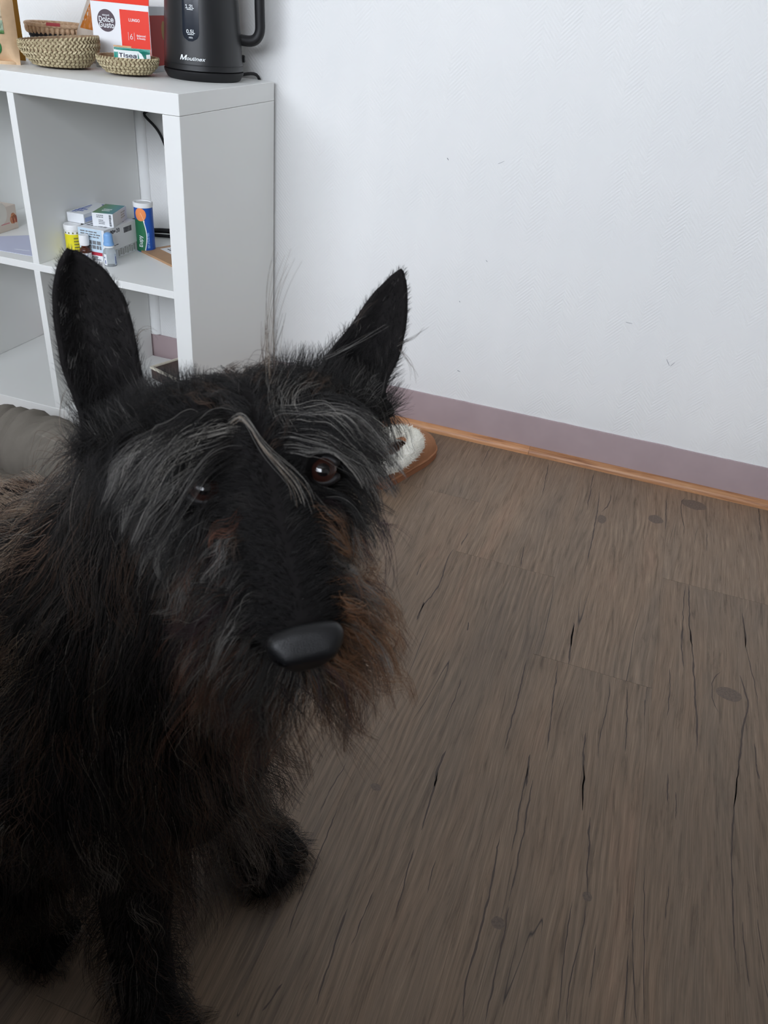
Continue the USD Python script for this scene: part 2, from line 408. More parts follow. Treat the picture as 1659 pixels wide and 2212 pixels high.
splits = [
    (K1((875, 150), (840, 230), (805, 310)), .0022), (K1((1370, 270), (1350, 380), (1320, 530)), .0024), (K1((1170, 960), (1150, 1060), (1135, 1140)), .0024),
    (K1((580, 990), (500, 1150), (430, 1330), (340, 1440), (285, 1540)), .0028), (K1((310, 1110), (270, 1210)), .0018), (K1((700, 850), (640, 960)), .002),
    (K2((205, 70), (180, 210), (145, 400)), .0026), (K2((250, 240), (225, 450), (190, 640), (145, 860)), .0030), (K2((812, 290), (808, 430), (806, 560)), .0024),
    (K2((970, 290), (930, 370), (945, 470), (955, 600)), .0020), (K2((1580, 380), (1590, 470), (1600, 580)), .0028), (K2((345, 260), (330, 340), (270, 410)), .0024),
    (K2((1000, 1020), (1000, 1200), (1008, 1400), (1025, 1547)), .0036), (K2((970, 1020), (950, 1270), (945, 1547)), .0022), (K2((1440, 1250), (1460, 1370), (1475, 1547)), .0030),
    (K2((40, 1340), (15, 1540)), .0034), (K2((1145, 580), (1148, 740)), .0018),
    (K3((1580, 170), (1560, 330), (1535, 520)), .0036), (K3((1445, 520), (1420, 720), (1390, 950), (1355, 1250)), .0030), (K3((1190, 480), (1130, 720), (1075, 940), (1000, 1230)), .0030),
    (K3((335, 0), (270, 150)), .0036), (K3((130, 280), (60, 430)), .0020), (K3((705, 170), (690, 240)), .0036), (K3((640, 640), (590, 800), (510, 990)), .0020), (K3((1215, 1270), (1195, 1400), (1180, 1540)), .0034),
    (K3((510, 1240), (450, 1390), (415, 1540)), .0046),
    (K4((1005, 0), (1030, 260), (1045, 520), (1065, 800), (1062, 1060)), .0036), (K4((945, 0), (943, 280), (955, 360)), .0022), (K4((1460, 0), (1480, 200), (1530, 420), (1570, 700)), .0018),
    (K4((1270, 385), (1195, 490), (1190, 590), (1245, 730)), .0020), (K4((1420, 420), (1470, 560), (1490, 660), (1450, 850), (1430, 1000), (1405, 1260), (1370, 1547)), .0036),
    (K4((840, 360), (835, 560), (820, 760)), .0022), (K4((140, 900), (118, 1080), (118, 1240), (105, 1547)), .0036), (K4((630, 620), (628, 760)), .0018), (K4((480, 520), (480, 800), (460, 1060)), .0022),
    (K4((1545, 990), (1575, 1290)), .0020), (K4((825, 1240), (820, 1480)), .0022), (K4((330, 470), (325, 640), (270, 860), (240, 1110)), .0018),
    (K5((575, 0), (470, 180), (400, 330)), .0020), (K5((525, 290), (440, 490), (330, 770), (240, 980), (185, 1160)), .0022), (K5((1190, 50), (1130, 250), (1075, 440)), .0034),
    (K5((1030, 560), (975, 750), (910, 990)), .0026), (K5((590, 960), (530, 1110), (485, 1260), (420, 1450), (380, 1600)), .0028), (K5((760, 850), (690, 1010), (610, 1210)), .0018),
    (K5((1600, 480), (1540, 780), (1480, 1050), (1400, 1350), (1355, 1560), (1352, 1727)), .0032), (K5((1655, 950), (1610, 1200), (1540, 1520), (1500, 1727)), .0026),
    (K5((1170, 640), (1110, 860)), .0018), (K5((155, 1460), (20, 1640)), .0024),
    (K6((120, 10), (60, 320), (20, 560)), .0026), (K6((150, 100), (60, 590), (0, 880)), .0024), (K6((480, 0), (470, 300)), .0022), (K6((520, 340), (505, 620), (500, 840)), .0030),
    (K6((1475, 0), (1440, 300), (1428, 500), (1435, 900), (1445, 1130), (1465, 1340)), .0028), (K6((1590, 0), (1600, 100)), .0018), (K6((1070, 180), (1070, 360)), .0018), (K6((1495, 1010), (1535, 1430)), .0018),
    (K6((870, 640), (860, 1000), (870, 1640)), .0014), (K6((760, 1200), (735, 1660)), .0020), (K6((800, 900), (790, 1300), (820, 1660)), .0016), (K6((490, 900), (440, 1180), (400, 1340), (370, 1660)), .0020),
    (K6((400, 880), (350, 1250), (315, 1660)), .0020), (K6((1020, 780), (1000, 1000)), .0016), (K6((1590, 990), (1640, 1290)), .0016), (K6((560, 1150), (510, 1500)), .0016),
]
rib = []
for px, wd in splits:
    rib += ribbon(px, wd * 0.72)
part('printed_split', cat(*rib), mat('print_dark', lin((86, 74, 67)), 0.5, 0.3), floor, False, kind='stuff')
KNOT = mat('print_knot', lin((112, 97, 86)), 0.5, 0.3, var=.25, vscale=300)
for (px, py), (rx, ry) in {K2((720, 470))[0]: (.0165, .0175), K4((1335, 580))[0]: (.021, .016), K5((775, 155))[0]: (.008, .006), K6((500, 850))[0]: (.006, .007), K5((1585, 1055))[0]: (.008, .008), K2((270, 470))[0]: (.010, .018), K2((1040, 350))[0]: (.030, .020)}.items():
    p = at_z(px, py)
    a = np.arange(28) * 2 * np.pi / 28
    rr = 1 + .18 * (meshkit.noise(np.c_[np.cos(a) * 2 + px, np.sin(a) * 2, a * 0], 2) - .5)
    part('printed_knot', moved(flat(np.c_[rx * rr * np.cos(a), ry * rr * np.sin(a)], .00008), p), KNOT, floor, False)
# ---------------------------------------------------------------- hair
FURMAT = usdkit.material(stage, '/World/Looks/dog_hair', {'a': ('attribute', {'attribute': 'tint'}), 'p': ('principled_hair_bsdf', {'roughness': .55, 'radial_roughness': .65, 'model': 'Chiang', 'parametrization': 'Direct coloring', 'ior': 1.45}),
    'd': ('diffuse_bsdf', {}), 'm': ('mix_closure', {'fac': .55})}, [('a.color', 'p.color'), ('a.color', 'd.color'), ('p.BSDF', 'm.closure1'), ('d.BSDF', 'm.closure2')], surface='m.closure')
FLUFF = usdkit.material(stage, '/World/Looks/fleece_hair', {'p': ('diffuse_bsdf', {'color': lin((247, 244, 234))})}, [], surface='p.BSDF')
def curves(name, pts, widths, tint, parent, look, label=None):
    """pts (n, k, 3), widths (n, k), tint (n, 3): strands as one BasisCurves prim."""
    n, k, _ = pts.shape
    c = UsdGeom.BasisCurves.Define(stage, numbered(path_of(parent), name))
    c.CreateTypeAttr('linear')
    c.CreatePointsAttr(Vt.Vec3fArray.FromNumpy(pts.reshape(-1, 3).astype(np.float32)))
    c.CreateCurveVertexCountsAttr(Vt.IntArray.FromNumpy(np.full(n, k, np.int32)))
    c.CreateWidthsAttr(Vt.FloatArray.FromNumpy(widths.ravel().astype(np.float32)))
    c.SetWidthsInterpolation('vertex')
    UsdGeom.PrimvarsAPI(c).CreatePrimvar('tint', Sdf.ValueTypeNames.Color3fArray, 'uniform').Set(Vt.Vec3fArray.FromNumpy(np.asarray(tint, np.float32)))
    UsdShade.MaterialBindingAPI.Apply(c.GetPrim()).Bind(look)
    return tag(c.GetPrim(), label, kind='stuff')
# ---------------------------------------------------------------- the white shelf unit
T, CELL, MB, HS = 0.0375, 0.336, 0.016, 0.7630
YB, YS = -0.0155, -0.4120
ZS = T + CELL + MB                                      # top of the middle board
XD = -T - CELL - MB                                     # left face of the divider
XE = XD - CELL - T                                      # left end of the unit
LAM = mat('white_laminate', lin((235, 236, 233)), 0.42, 0.4, bump=0.03, bscale=900)
shelf = thing('shelf_unit', 'white open-backed cube shelf unit standing against the wall, kettle on top', 'shelf', ((XE) / 2, (YB + YS) / 2, 0))
def inside(p, m):
    o = UsdGeom.Xformable(p).ComputeLocalToWorldTransform(Usd.TimeCode.Default()).GetInverse()
    M = A3([list(o[i]) for i in range(4)])
    q = A3(m.vertices)
    return trimesh.Trimesh((np.c_[q, np.ones(len(q))] @ M)[:, :3], m.faces, process=False)
def wpart(name, m, look, parent, **k):
    return part(name, inside(parent, m), look, parent, **k)
wpart('top_panel', cbox(XE, 0, YS, YB, HS - T, HS, .0008), LAM, shelf)
wpart('bottom_panel', cbox(XE, 0, YS, YB, 0, T, .0008), LAM, shelf)
for a in (-T, XE):
    wpart('side_panel', cbox(a, a + T, YS, YB, T + .0003, HS - T - .0006, .0008), LAM, shelf)
wpart('shelf_board', cbox(XE + T, -T, YS + .001, YB, ZS - MB, ZS, .0006), LAM, shelf)
wpart('divider', cbox(XD, XD + MB, YS + .001, YB, ZS, HS - T, .0006), LAM, shelf)
wpart('divider', cbox(XD - .002, XD + MB - .002, YS + .001, YB, T, ZS - MB, .0006), LAM, shelf)
wpart('dowel', moved(lathe([(0, 0), (.0024, 0), (.0024, .0012), (.0015, .0018), (0, .0018)], 14), (-.0075, YS - .0002, .135), rx=math.pi / 2), mat('raw_dowel', lin((150, 140, 125)), .7), shelf, label='small raw wood dowel end')

BLACK = mat('black_plastic', lin((26, 27, 29)), 0.38, 0.5, bump=0.05, bscale=1500)
BLACKM = mat('matt_black_plastic', lin((22, 22, 24)), 0.55, 0.4)
WHITEINK = mat('white_print', lin((232, 236, 238)), 0.5, 0.3)
GREYINK = mat('grey_print', lin((120, 124, 128)), 0.6, 0.3)
DARKINK = mat('dark_print', lin((62, 62, 70)), 0.6, 0.3)

# ---- kettle
KX, KY = -0.110, -0.128
ket = thing('electric_kettle', 'black electric kettle with upright water window on the right end of the shelf', 'kettle', (KX, KY, HS), 29.6)
part('power_base', lathe([(0, 0), (.072, 0), (.076, .002), (.0825, .0135), (.083, .0175), (.081, .0185), (0, .0185)], 72), BLACKM, ket, 40)
body_r = lambda z: np.interp(z, [.0195, .03, .15, .215], [.0822, .0818, .0742, .0690])
part('body', lathe([(.076, .0195)] + [(body_r(z), z) for z in np.linspace(.0200, .0290, 4)] + [(body_r(.0295) - .0006, .0295), (body_r(.030) - .0006, .0302), (body_r(.0308), .0308)] + [(body_r(z), z) for z in np.linspace(.034, .215, 12)] + [(.066, .219), (.0, .219)], 96), BLACK, ket, 40)
part('lid', lathe([(0, .2195), (.064, .2195), (.063, .226), (.05, .232), (0, .235)], 64), BLACK, ket, 40)
# glossy water window, flush on the front
gw = []
for z in np.linspace(.072, .205, 26):
    hw = .0172 * min(1, math.sqrt(max(0.02, 1 - max(0, (.088 - z) / .0165) ** 2)))
    gw.append([(body_r(z) + .0008, -0.0235 / .078 - math.pi / 2 + q * hw / .078, z) for q in np.linspace(-1, 1, 15)])
gw = A3(gw)
gv = np.stack([gw[..., 0] * np.cos(gw[..., 1]), gw[..., 0] * np.sin(gw[..., 1]), gw[..., 2]], -1).reshape(-1, 3)
gf = []
for i in range(25):
    for j in range(14):
        a = i * 15 + j
        gf += [[a, a + 1, a + 16], [a, a + 16, a + 15]]
part('water_window', trimesh.Trimesh(gv, gf, process=False), mat('smoked_window', lin((24, 31, 42)), 0.13, 0.4), ket, True)
hp = [(.070, 0, .078), (.095, 0, .0765), (.108, 0, .080), (.1165, 0, .091), (.1185, 0, .110), (.1175, 0, .15), (.114, 0, .188), (.104, 0, .205), (.085, 0, .210), (.062, 0, .208)]
hm = tube(hp, .0105, 16, 60)
part('handle', hm, BLACKM, ket, 50)
part('switch', moved(cbox(-.006, .006, -.009, .009, -.007, .007, .002), (.0805, 0.0, .043)), mat('gloss_black', (.004, .004, .005), .2), ket)
def on_kettle(m, x, z):
    r = float(body_r(z)) + .0006
    return moved(wrap(moved(m, (x, 0, 0)), r, -math.pi / 2), (0, 0, z))
def shear(m, k):
    q = A3(m.vertices)
    return trimesh.Trimesh(np.c_[q[:, 0] + k * q[:, 1], q[:, 1:]], m.faces, process=False)
# script-like logo: a tall first letter and low linked letters
lg = text('M', .0088, .0004, True, False)
rest = text('oulinex', .0058, .0004, True, False)
rest.apply_translation([lg.bounds[1][0] + .0003, 0, 0])
logo = shear(cat(lg, rest), .28)
q = A3(logo.vertices)
q[:, 0] = (q[:, 0] - q[:, 0].min()) * .054 / np.ptp(q[:, 0]) - .027
logo = trimesh.Trimesh(np.c_[q[:, 0], q[:, 1] - .10 * q[:, 0] * 0, q[:, 2]], logo.faces, process=False)
logo = logo.subdivide()
part('logo', on_kettle(logo, -.0225, .0385), WHITEINK, ket, False)
for s, z in (('1.2L', .127), ('0.5L', .0845)):
    part('level_mark', on_kettle(cat(moved(text(s, .0062, .0004, True), (0, .0045, 0)), rect(-.0062, .0062, -.0012, 0, .0004)).subdivide(), -.0235, z), WHITEINK, ket, False)
part('level_mark', on_kettle(text('min', .0036, .0004).subdivide(), -.0235, .0788), WHITEINK, ket, False)
cp = [(-.065, -.062, HS + .008), (-.048, -.040, HS + .012), (-.040, -.024, HS + .010), (-.040, -.0085, HS - .002), (-.060, -.0078, HS - .05), (-.2, -.0078, .705), (-.33, -.0080, .668), (-.349, -.0080, .659), (-.327, -.0080, .638), (-.300, -.0080, .602), (-.26, -.0080, .50), (-.20, -.0085, .425)]
wpart('power_cord', tube(cp, .0033, 8, 90), BLACKM, ket, smooth=50)

# ---- coffee capsule carton
cof = thing('coffee_carton', 'white and red carton of coffee capsules standing beside the kettle', 'box', (-.2260, -.146, HS), 0)
RED, WPAP, REDSIDE = mat('red_print', lin((236, 62, 44)), .45, .4), mat('white_card', lin((236, 238, 240)), .5, .4), mat('dark_red_card', lin((196, 60, 54)), .45, .4)
cu = A3([.992, .125, 0.0])                               # along the front, to the right
cu /= np.linalg.norm(cu)
cn = A3([cu[1], -cu[0], 0])                              # front normal
CW, CD, CH = .132, .078, .1225
P0 = A3([0.0, 0.0, 0.0])
def slab_on(m):                                          # local frame of the carton: x along the front, z up, origin at the lower right front corner
    q = A3(m.vertices)
    return trimesh.Trimesh(q[:, :1] * cu + q[:, 1:2] * -cn + q[:, 2:3] * A3([0, 0, 1.0]), m.faces, process=False)
part('carton_body', slab_on(cbox(-CW, 0, 0, CD, 0, CH, .0008)), WPAP, cof)
part('carton_flap', slab_on(trimesh.Trimesh(*[A3(x) for x in ([(-CW, .001, CH + .0003), (0, .001, CH + .0003), (-.012, .030, CH + .030), (-CW + .01, .030, CH + .030), (-CW, .003, CH + .0003), (0, .003, CH + .0003), (-.012, .032, CH + .030), (-CW + .01, .032, CH + .030)],
     [(0, 1, 2), (0, 2, 3), (4, 6, 5), (4, 7, 6), (0, 4, 5), (0, 5, 1), (3, 2, 6), (3, 6, 7), (0, 3, 7), (0, 7, 4), (1, 5, 6), (1, 6, 2)])], process=False)), RED, cof, False)
def on_front(m, z=0.0):
    return on(moved(m, (0, 0, .0002 + z)), -cn * 0, cu, (0, 0, 1))
part('red_panel', on_front(rect(-.066, -.0008, .012, .1120)), RED, cof, False)
part('brand_roundel', on_front(disc(-.098, .0890, .0205)), mat('brown_print', lin((84, 70, 78)), .5), cof, False)
part('lettering', on_front(cat(moved(text('NESCAFÉ', .0026, bold=True), (-.098, .0990, 0)), moved(text('Dolce', .0092, bold=True), (-.098, .0913, 0)), moved(text('Gusto', .0092, bold=True), (-.098, .0808, 0))), .0002), WHITEINK, cof, False, kind='stuff')
part('lettering', on_front(cat(moved(text('LUNGO', .0052, bold=True), (-.034, .0945, 0)), moved(text('6', .0098), (-.0430, .0640, 0)), rect(-.0500, -.0494, .057, .072), rect(-.0365, -.0359, .057, .072),
     moved(text('Balanced', .0034, bold=True), (-.0205, .0670, 0)), moved(text('& Roasty', .0034, bold=True), (-.0205, .0618, 0))), .0002), WHITEINK, cof, False)
part('side_print', on(moved(rect(.001, CD - .001, .012, .1060), (0, 0, .0002)), P0, -cn, (0, 0, 1)), REDSIDE, cof, False)
part('side_print', on(moved(disc(.064, .078, .010, .018), (0, 0, .0004)), P0, -cn, (0, 0, 1)), mat('gold_print', lin((170, 132, 70)), .45), cof, False)

# ---- woven baskets: braided palm coils
def straw(name, a, b):
    return usdkit.material(stage, '/World/Looks/' + name, {'g': ('geometry', {}), 'n': ('noise_texture', {'scale': 160.0, 'detail': 3.0}), 'r': ('rgb_ramp', {'ramp': [(0.3, lin(a)), (0.7, lin(b))]}), 'p': ('principled_bsdf', {'roughness': .6, 'specular_ior_level': .3})},
                           [('g.position', 'n.vector'), ('n.fac', 'r.fac'), ('r.color', 'p.base_color')], surface='p.BSDF')
STRAW, STRAWIN, TAN = straw('palm_straw', (150, 136, 104), (205, 192, 158)), straw('palm_straw_inside', (128, 106, 82), (170, 146, 116)), straw('tan_raffia', (176, 142, 112), (214, 184, 152))
def braid_basket(root, prof, coils, n_st, dent=None, look=STRAW, tw=.0022):
    """prof(t) -> (radius, z), t from the foot (0) to the rim (1). Each coil is a flat braid: a ring of slanting leaf-like plaits, alternately leaning."""
    shell = [prof(t) for t in np.linspace(0, 1, 14)]
    pr = [(0, shell[0][1] + .0006)] + [(r - .0015, z) for r, z in shell] + [(r - .0045, z - .0005) for r, z in shell[::-1]] + [(0, shell[0][1] + .005)]
    def warp(m):
        if dent is None:
            return m
        q = A3(m.vertices)
        return trimesh.Trimesh(dent(q), m.faces, process=False)
    part('basket_wall', warp(lathe(pr, 64)), STRAWIN, root, 40)
    leaf = tm(m3.Manifold.hull_points(A3([(x, y, z) for x, y, z in [(-.5, 0, -.25), (.5, 0, .25), (-.32, -.28, .10), (.32, .28, -.10), (-.32, .28, -.05), (.32, -.28, .05), (0, -.40, .3), (0, .40, -.3), (0, 0, 1), (-.3, 0, .8), (.3, 0, .8), (0, 0, -.5)]])))
    lv, lf = A3(leaf.vertices), A3(leaf.faces)
    ts = (np.arange(coils) + .5) / coils
    for ci, t in enumerate(ts):
        r, z = prof(t)
        r2, z2 = prof(min(1, t + .5 / coils))
        r1, z1 = prof(max(0, t - .5 / coils))
        hgt = math.hypot(r2 - r1, z2 - z1)
        up = A3([r2 - r1, z2 - z1]) / max(hgt, 1e-6)
        n = max(12, int(round(2 * math.pi * r / n_st)))
        vs, fs = [], []
        for half in (0, 1):
            for k in range(n):
                a = 2 * math.pi * (k + .5 * half) / n
                off = (half - .5) * hgt * .46
                ln, wd = n_st * 1.12, hgt * .62
                s = (1 if half else -1) * math.radians(38)
                q = lv * A3([ln, wd, tw])
                q = np.c_[q[:, 0] * math.cos(s) - q[:, 1] * math.sin(s), q[:, 0] * math.sin(s) + q[:, 1] * math.cos(s), q[:, 2]]
                rad = r + up[0] * (q[:, 1] + off) + up[1] * q[:, 2]
                zz = z + up[1] * (q[:, 1] + off) - up[0] * q[:, 2]
                aa = a + q[:, 0] / r
                vs.append(np.c_[rad * np.cos(aa), rad * np.sin(aa), np.maximum(zz, 0.0002)])
                fs.append(lf + len(lv) * len(fs))
        part('braid', warp(trimesh.Trimesh(np.vstack(vs), np.vstack(fs), process=False)), look, root, 50)

b1 = thing('woven_basket', 'wide low basket of pale braided straw, sagging on one side, beside the paper pouch', 'basket', (-.3755, -.2535, HS), 0, 'woven baskets on the shelf')
def pr1(t):
    return (.053 + .027 * math.sin(min(1, t * 1.25) * math.pi / 2) - .003 * t * t, .004 + .051 * t)
def dent1(q):
    a = np.arctan2(q[:, 1], q[:, 0])
    lift = q[:, 2] / .06
    return np.c_[q[:, 0] * (1 + .06 * lift), q[:, 1] * (1 - .04 * lift), q[:, 2] * (1 + .16 * np.cos(a - .35) * lift)]
braid_basket(b1, pr1, 5, .0092, dent1)
b2 = thing('woven_basket', 'small round basket of pale braided straw holding a green tea sachet', 'basket', (-.2255, -.2335, HS), 0, 'woven baskets on the shelf')
braid_basket(b2, lambda t: (.042 + .019 * math.sin(min(1, t * 1.2) * math.pi / 2), .004 + .031 * t), 3, .0086)
b3 = thing('woven_basket', 'tan wrapped-rim basket with a black woven band, at the back against the wall', 'basket', (-.500, -.092, HS), 0, 'woven baskets on the shelf')
t3 = lambda t: (.047 + .023 * t, .002 + .064 * t)
part('basket_wall', lathe([(0, .002)] + [t3(t) for t in np.linspace(0, 1, 12)] + [(t3(t)[0] - .004, t3(t)[1]) for t in np.linspace(1, .05, 12)] + [(0, .006)], 64), TAN, b3, 40)
part('black_band', cat(*[moved(lathe([(t3(t)[0] - .0005 + .0028 * math.sin(q), t3(t)[1] + .0030 * math.cos(q)) for q in np.linspace(0, math.pi, 7)], 64)) for t in np.linspace(.36, .74, 6)]), mat('black_raffia', lin((34, 33, 38)), .7, .3, var=.4, vscale=300), b3, 40)
wr = []
for k in range(40):
    a = 2 * math.pi * k / 40
    rr, zz = t3(.88)
    wr.append(moved(trimesh.creation.icosphere(1, 1.0), (0, 0, 0)))
    v = A3(wr[-1].vertices) * A3([.0050, .0045, .0100])
    wr[-1] = moved(trimesh.Trimesh(v, wr[-1].faces, process=False), (rr * math.cos(a), rr * math.sin(a), zz), rz=a)
part('rim_wrap', cat(*wr), TAN, b3, 40)
part('rim_wrap', moved(tube([(.0690 * math.cos(a), .0690 * math.sin(a), .0660) for a in np.linspace(0, 2 * math.pi, 49)], .0042, 8), (0, 0, 0)), TAN, b3, 50)
part('thread', moved(tube([(.0690 * math.cos(a), .0690 * math.sin(a), .0680) for a in np.linspace(-1.25, -.85, 9)], .0046, 8), (0, 0, 0)), mat('red_thread', lin((170, 60, 66)), .7), b3, 50, 'red thread bound round the rim')

# ---- sachets, pouches
FOIL = dict(bump=.5, bscale=60)
def pillow(wid, hgt, thick, n=14, seed=0, crimp=.12):
    """A filled sachet standing in the xz plane, lower edge at z = 0: two sheets bulging apart between flat seams."""
    u, v = np.meshgrid(np.linspace(-1, 1, n), np.linspace(0, 1, n))
    b = np.clip((1 - np.abs(u) ** 4) * np.sin(np.pi * np.clip((v - crimp) / (1 - 2 * crimp), 0, 1)) ** .6, 0, 1)
    w1 = meshkit.fbm(np.stack([u * 2.2, v * 2.2, u * 0 + seed], -1), 3, seed) - .5
    vs, fs = [], []
    for s in (-1, 1):
        y = s * (b * thick / 2 + .0003) + w1 * thick * .28
        vs.append(np.stack([u * wid / 2 * (1 - .05 * b), y, v * hgt], -1).reshape(-1, 3))
    idx = np.arange(n * n).reshape(n, n)
    for i in range(n - 1):
        for j in range(n - 1):
            a, b_, c, d = idx[i, j], idx[i, j + 1], idx[i + 1, j + 1], idx[i + 1, j]
            fs += [[a, b_, c], [a, c, d], [a + n * n, c + n * n, b_ + n * n], [a + n * n, d + n * n, c + n * n]]
    ring = list(idx[0]) + list(idx[1:, -1]) + list(idx[-1, ::-1][1:]) + list(idx[::-1, 0][1:-1])
    for a, b_ in zip(ring, ring[1:] + ring[:1]):
        fs += [[b_, a, a + n * n], [b_, a + n * n, b_ + n * n]]
    return trimesh.Trimesh(np.vstack(vs), fs, process=False)
def lay_on(m, base, off=.0004):
    """Presses flat print, drawn in x and z at y = 0, onto the front (-y) of the pillow mesh below it."""
    q = A3(m.vertices)
    bv = A3(base.vertices)
    fr = bv[: len(bv) // 2]
    from scipy.interpolate import griddata
    y = griddata(fr[:, [0, 2]], fr[:, 1], q[:, [0, 2]], method='linear')
    y = np.where(np.isnan(y), griddata(fr[:, [0, 2]], fr[:, 1], q[:, [0, 2]], method='nearest'), y)
    return trimesh.Trimesh(np.c_[q[:, 0], y - off - q[:, 1] * 0, q[:, 2]], m.faces, process=False)
def print_xz(m):                                         # a flat xy print stood up into the xz plane, finely divided
    m = m.copy()
    m = m.subdivide_to_size(.004, max_iter=12) if hasattr(m, 'subdivide_to_size') else m.subdivide().subdivide()
    q = A3(m.vertices)
    return trimesh.Trimesh(np.c_[q[:, 0], q[:, 2] * 0, q[:, 1]], m.faces, process=False)

TEAL = mat('teal_print', lin((30, 150, 132)), .35, .5)
tea = thing('tea_sachet', 'teal and white tea sachet standing in the small straw basket', 'tea sachet', (-.2130, -.2370, HS + .0110), 20, 'tea sachets in the small basket')
pm = moved(pillow(.074, .0575, .010, 16, 4), rx=-.10)
part('wrapper', pm, mat('white_foil', lin((226, 232, 230)), .35, .5), tea, True)
for pl in (rect(-.0365, .0365, .0505, .0572), rect(-.0365, -.0280, .006, .0445), flat([(.0120, .020), (.0300, .020), (.0200, .044), (.0130, .050), (.0365, .051), (.0365, .045), (.0290, .043)]), flat([(.012, .02), (.018, .02), (.0125, .046)])):
    part('teal_print', lay_on(print_xz(pl), pm), TEAL, tea, False)
part('lettering', lay_on(print_xz(text('Tisea', .0105, bold=True).apply_translation([-.0080, .0375, 0])), pm, .0008), mat('purple_ink', lin((58, 48, 84)), .5), tea, False, kind='stuff')
tb = thing('tea_sachet', 'plain cream sachet tucked behind the teal tea sachet in the small basket', 'tea sachet', (-.2170, -.2190, HS + .0100), 18, 'tea sachets in the small basket')
part('wrapper', moved(pillow(.060, .0555, .008, 12, 9), rx=-.14), mat('cream_foil', lin((214, 200, 176)), .45, .4), tb, True)
tc = thing('tea_sachet', 'clear sachet with an orange filling in the small basket, left of the teal sachet', 'tea sachet', (-.2520, -.2130, HS + .0100), 26, 'tea sachets in the small basket')
part('wrapper', moved(pillow(.036, .060, .006, 12, 2), rx=-.12), mat('clear_sachet', lin((205, 160, 110)), .3, .5, var=.35, vscale=50), tc, True)

for sachet in (tea, tb, tc):
    UsdGeom.Xformable(sachet).AddScaleOp().Set(Gf.Vec3f(1, 1, .67))

KRAFT = mat('kraft_paper', lin((206, 176, 142)), .65, .3, var=.08, vscale=60, bump=.25, bscale=90)
pch = thing('paper_pouch', 'brown kraft stand-up pouch with a green leaf sticker, at the left edge of the picture', 'pouch', (-.4890, -.3160, HS), 22)
km = pillow(.104, .165, .046, 18, 3, .04)
q = A3(km.vertices)
q[:, 1] *= np.interp(q[:, 2], [0, .02, .1, .165], [1.6, 1.4, 1.0, .4])
km = trimesh.Trimesh(q, km.faces, process=False)
part('pouch_body', km, KRAFT, pch, True)
part('gusset', moved(lathe([(0, 0), (.020, 0), (.0205, .003), (.019, .006), (0, .006)], 30), (0, 0, 0)).apply_transform(np.diag([2.3, 1, 1, 1])), KRAFT, pch, 40)
def on_pouch(name, m, col, off=.0006, lab=None, rough=.5):
    part(name, lay_on(print_xz(m), km, off), mat('print_' + '_'.join(str(c) for c in col), lin(col), rough), pch, False, lab)
on_pouch('print_panel', rect(-.05, .033, .060, .118), (218, 202, 172), .0004)
on_pouch('print_panel', rect(-.05, .0505, .1175, .135), (128, 104, 142), .0005)
on_pouch('picture', disc(.0030, .083, .013, .016), (196, 120, 92), .0008)
on_pouch('picture', flat([(-.02, .073), (.006, .075), (.014, .084), (.004, .100), (-.02, .104)]), (178, 96, 72), .0009)
on_pouch('picture', rect(-.02, .0135, .052, .068), (168, 140, 132), .0009)
on_pouch('green_label', rect(.0195, .0335, .060, .078), (168, 190, 164), .0009)
on_pouch('green_label', rect(.0195, .0335, .0545, .0605), (104, 150, 92), .0010)
on_pouch('leaf_sticker', disc(.0060, .0330, .0180, .0180), (70, 152, 88), .0009)
on_pouch('leaf_sticker', flat([(-.002, .034), (.006, .032), (.014, .020), (.008, .027), (-.004, .042), (.004, .0415)]), (146, 198, 150), .0012)
gp = thing('snack_pouch', 'gold and purple foil bag behind the kraft pouch, only its corner showing', 'pouch', (-.524, -.236, HS), 22)
gm = pillow(.07, .150, .024, 14, 6)
q = A3(gm.vertices)
q[:, 0] += np.where((q[:, 2] > .118) & (q[:, 0] > 0), .022, 0)
gm = trimesh.Trimesh(q, gm.faces, process=False)
part('foil_bag', gm, mat('gold_foil', lin((190, 140, 52)), .35, .5), gp, True)
cpch = thing('clear_pouch', 'clear and orange food bag standing between the tan basket and the coffee carton', 'pouch', (-.4000, -.106, HS), 24)
cm = pillow(.064, .150, .03, 16, 11)
q = A3(cm.vertices)
q[:, 0] *= np.interp(q[:, 2], [0, .06, .15], [1.1, 1.05, .35])
q[:, 0] += np.interp(q[:, 2], [0, .06, .15], [0, 0, .020])
cm = trimesh.Trimesh(q, cm.faces, process=False)
part('foil_bag', cm, mat('hazy_film', lin((184, 172, 160)), .3, .5, var=.12, vscale=40), cpch, True)
for m, c, o in ((flat([(-.024, .068), (.04, .062), (.034, .150), (.022, .150)]), (222, 140, 52), .0005), (flat([(.006, .060), (.016, .060), (.026, .15), (.021, .15)]), (226, 186, 74), .0009), (rect(.0, .028, .03, .045), (128, 84, 90), .0006)):
    part('print_panel', lay_on(print_xz(m), cm, o), mat('print_' + '_'.join(map(str, c)), lin(c), .4), cpch, False)

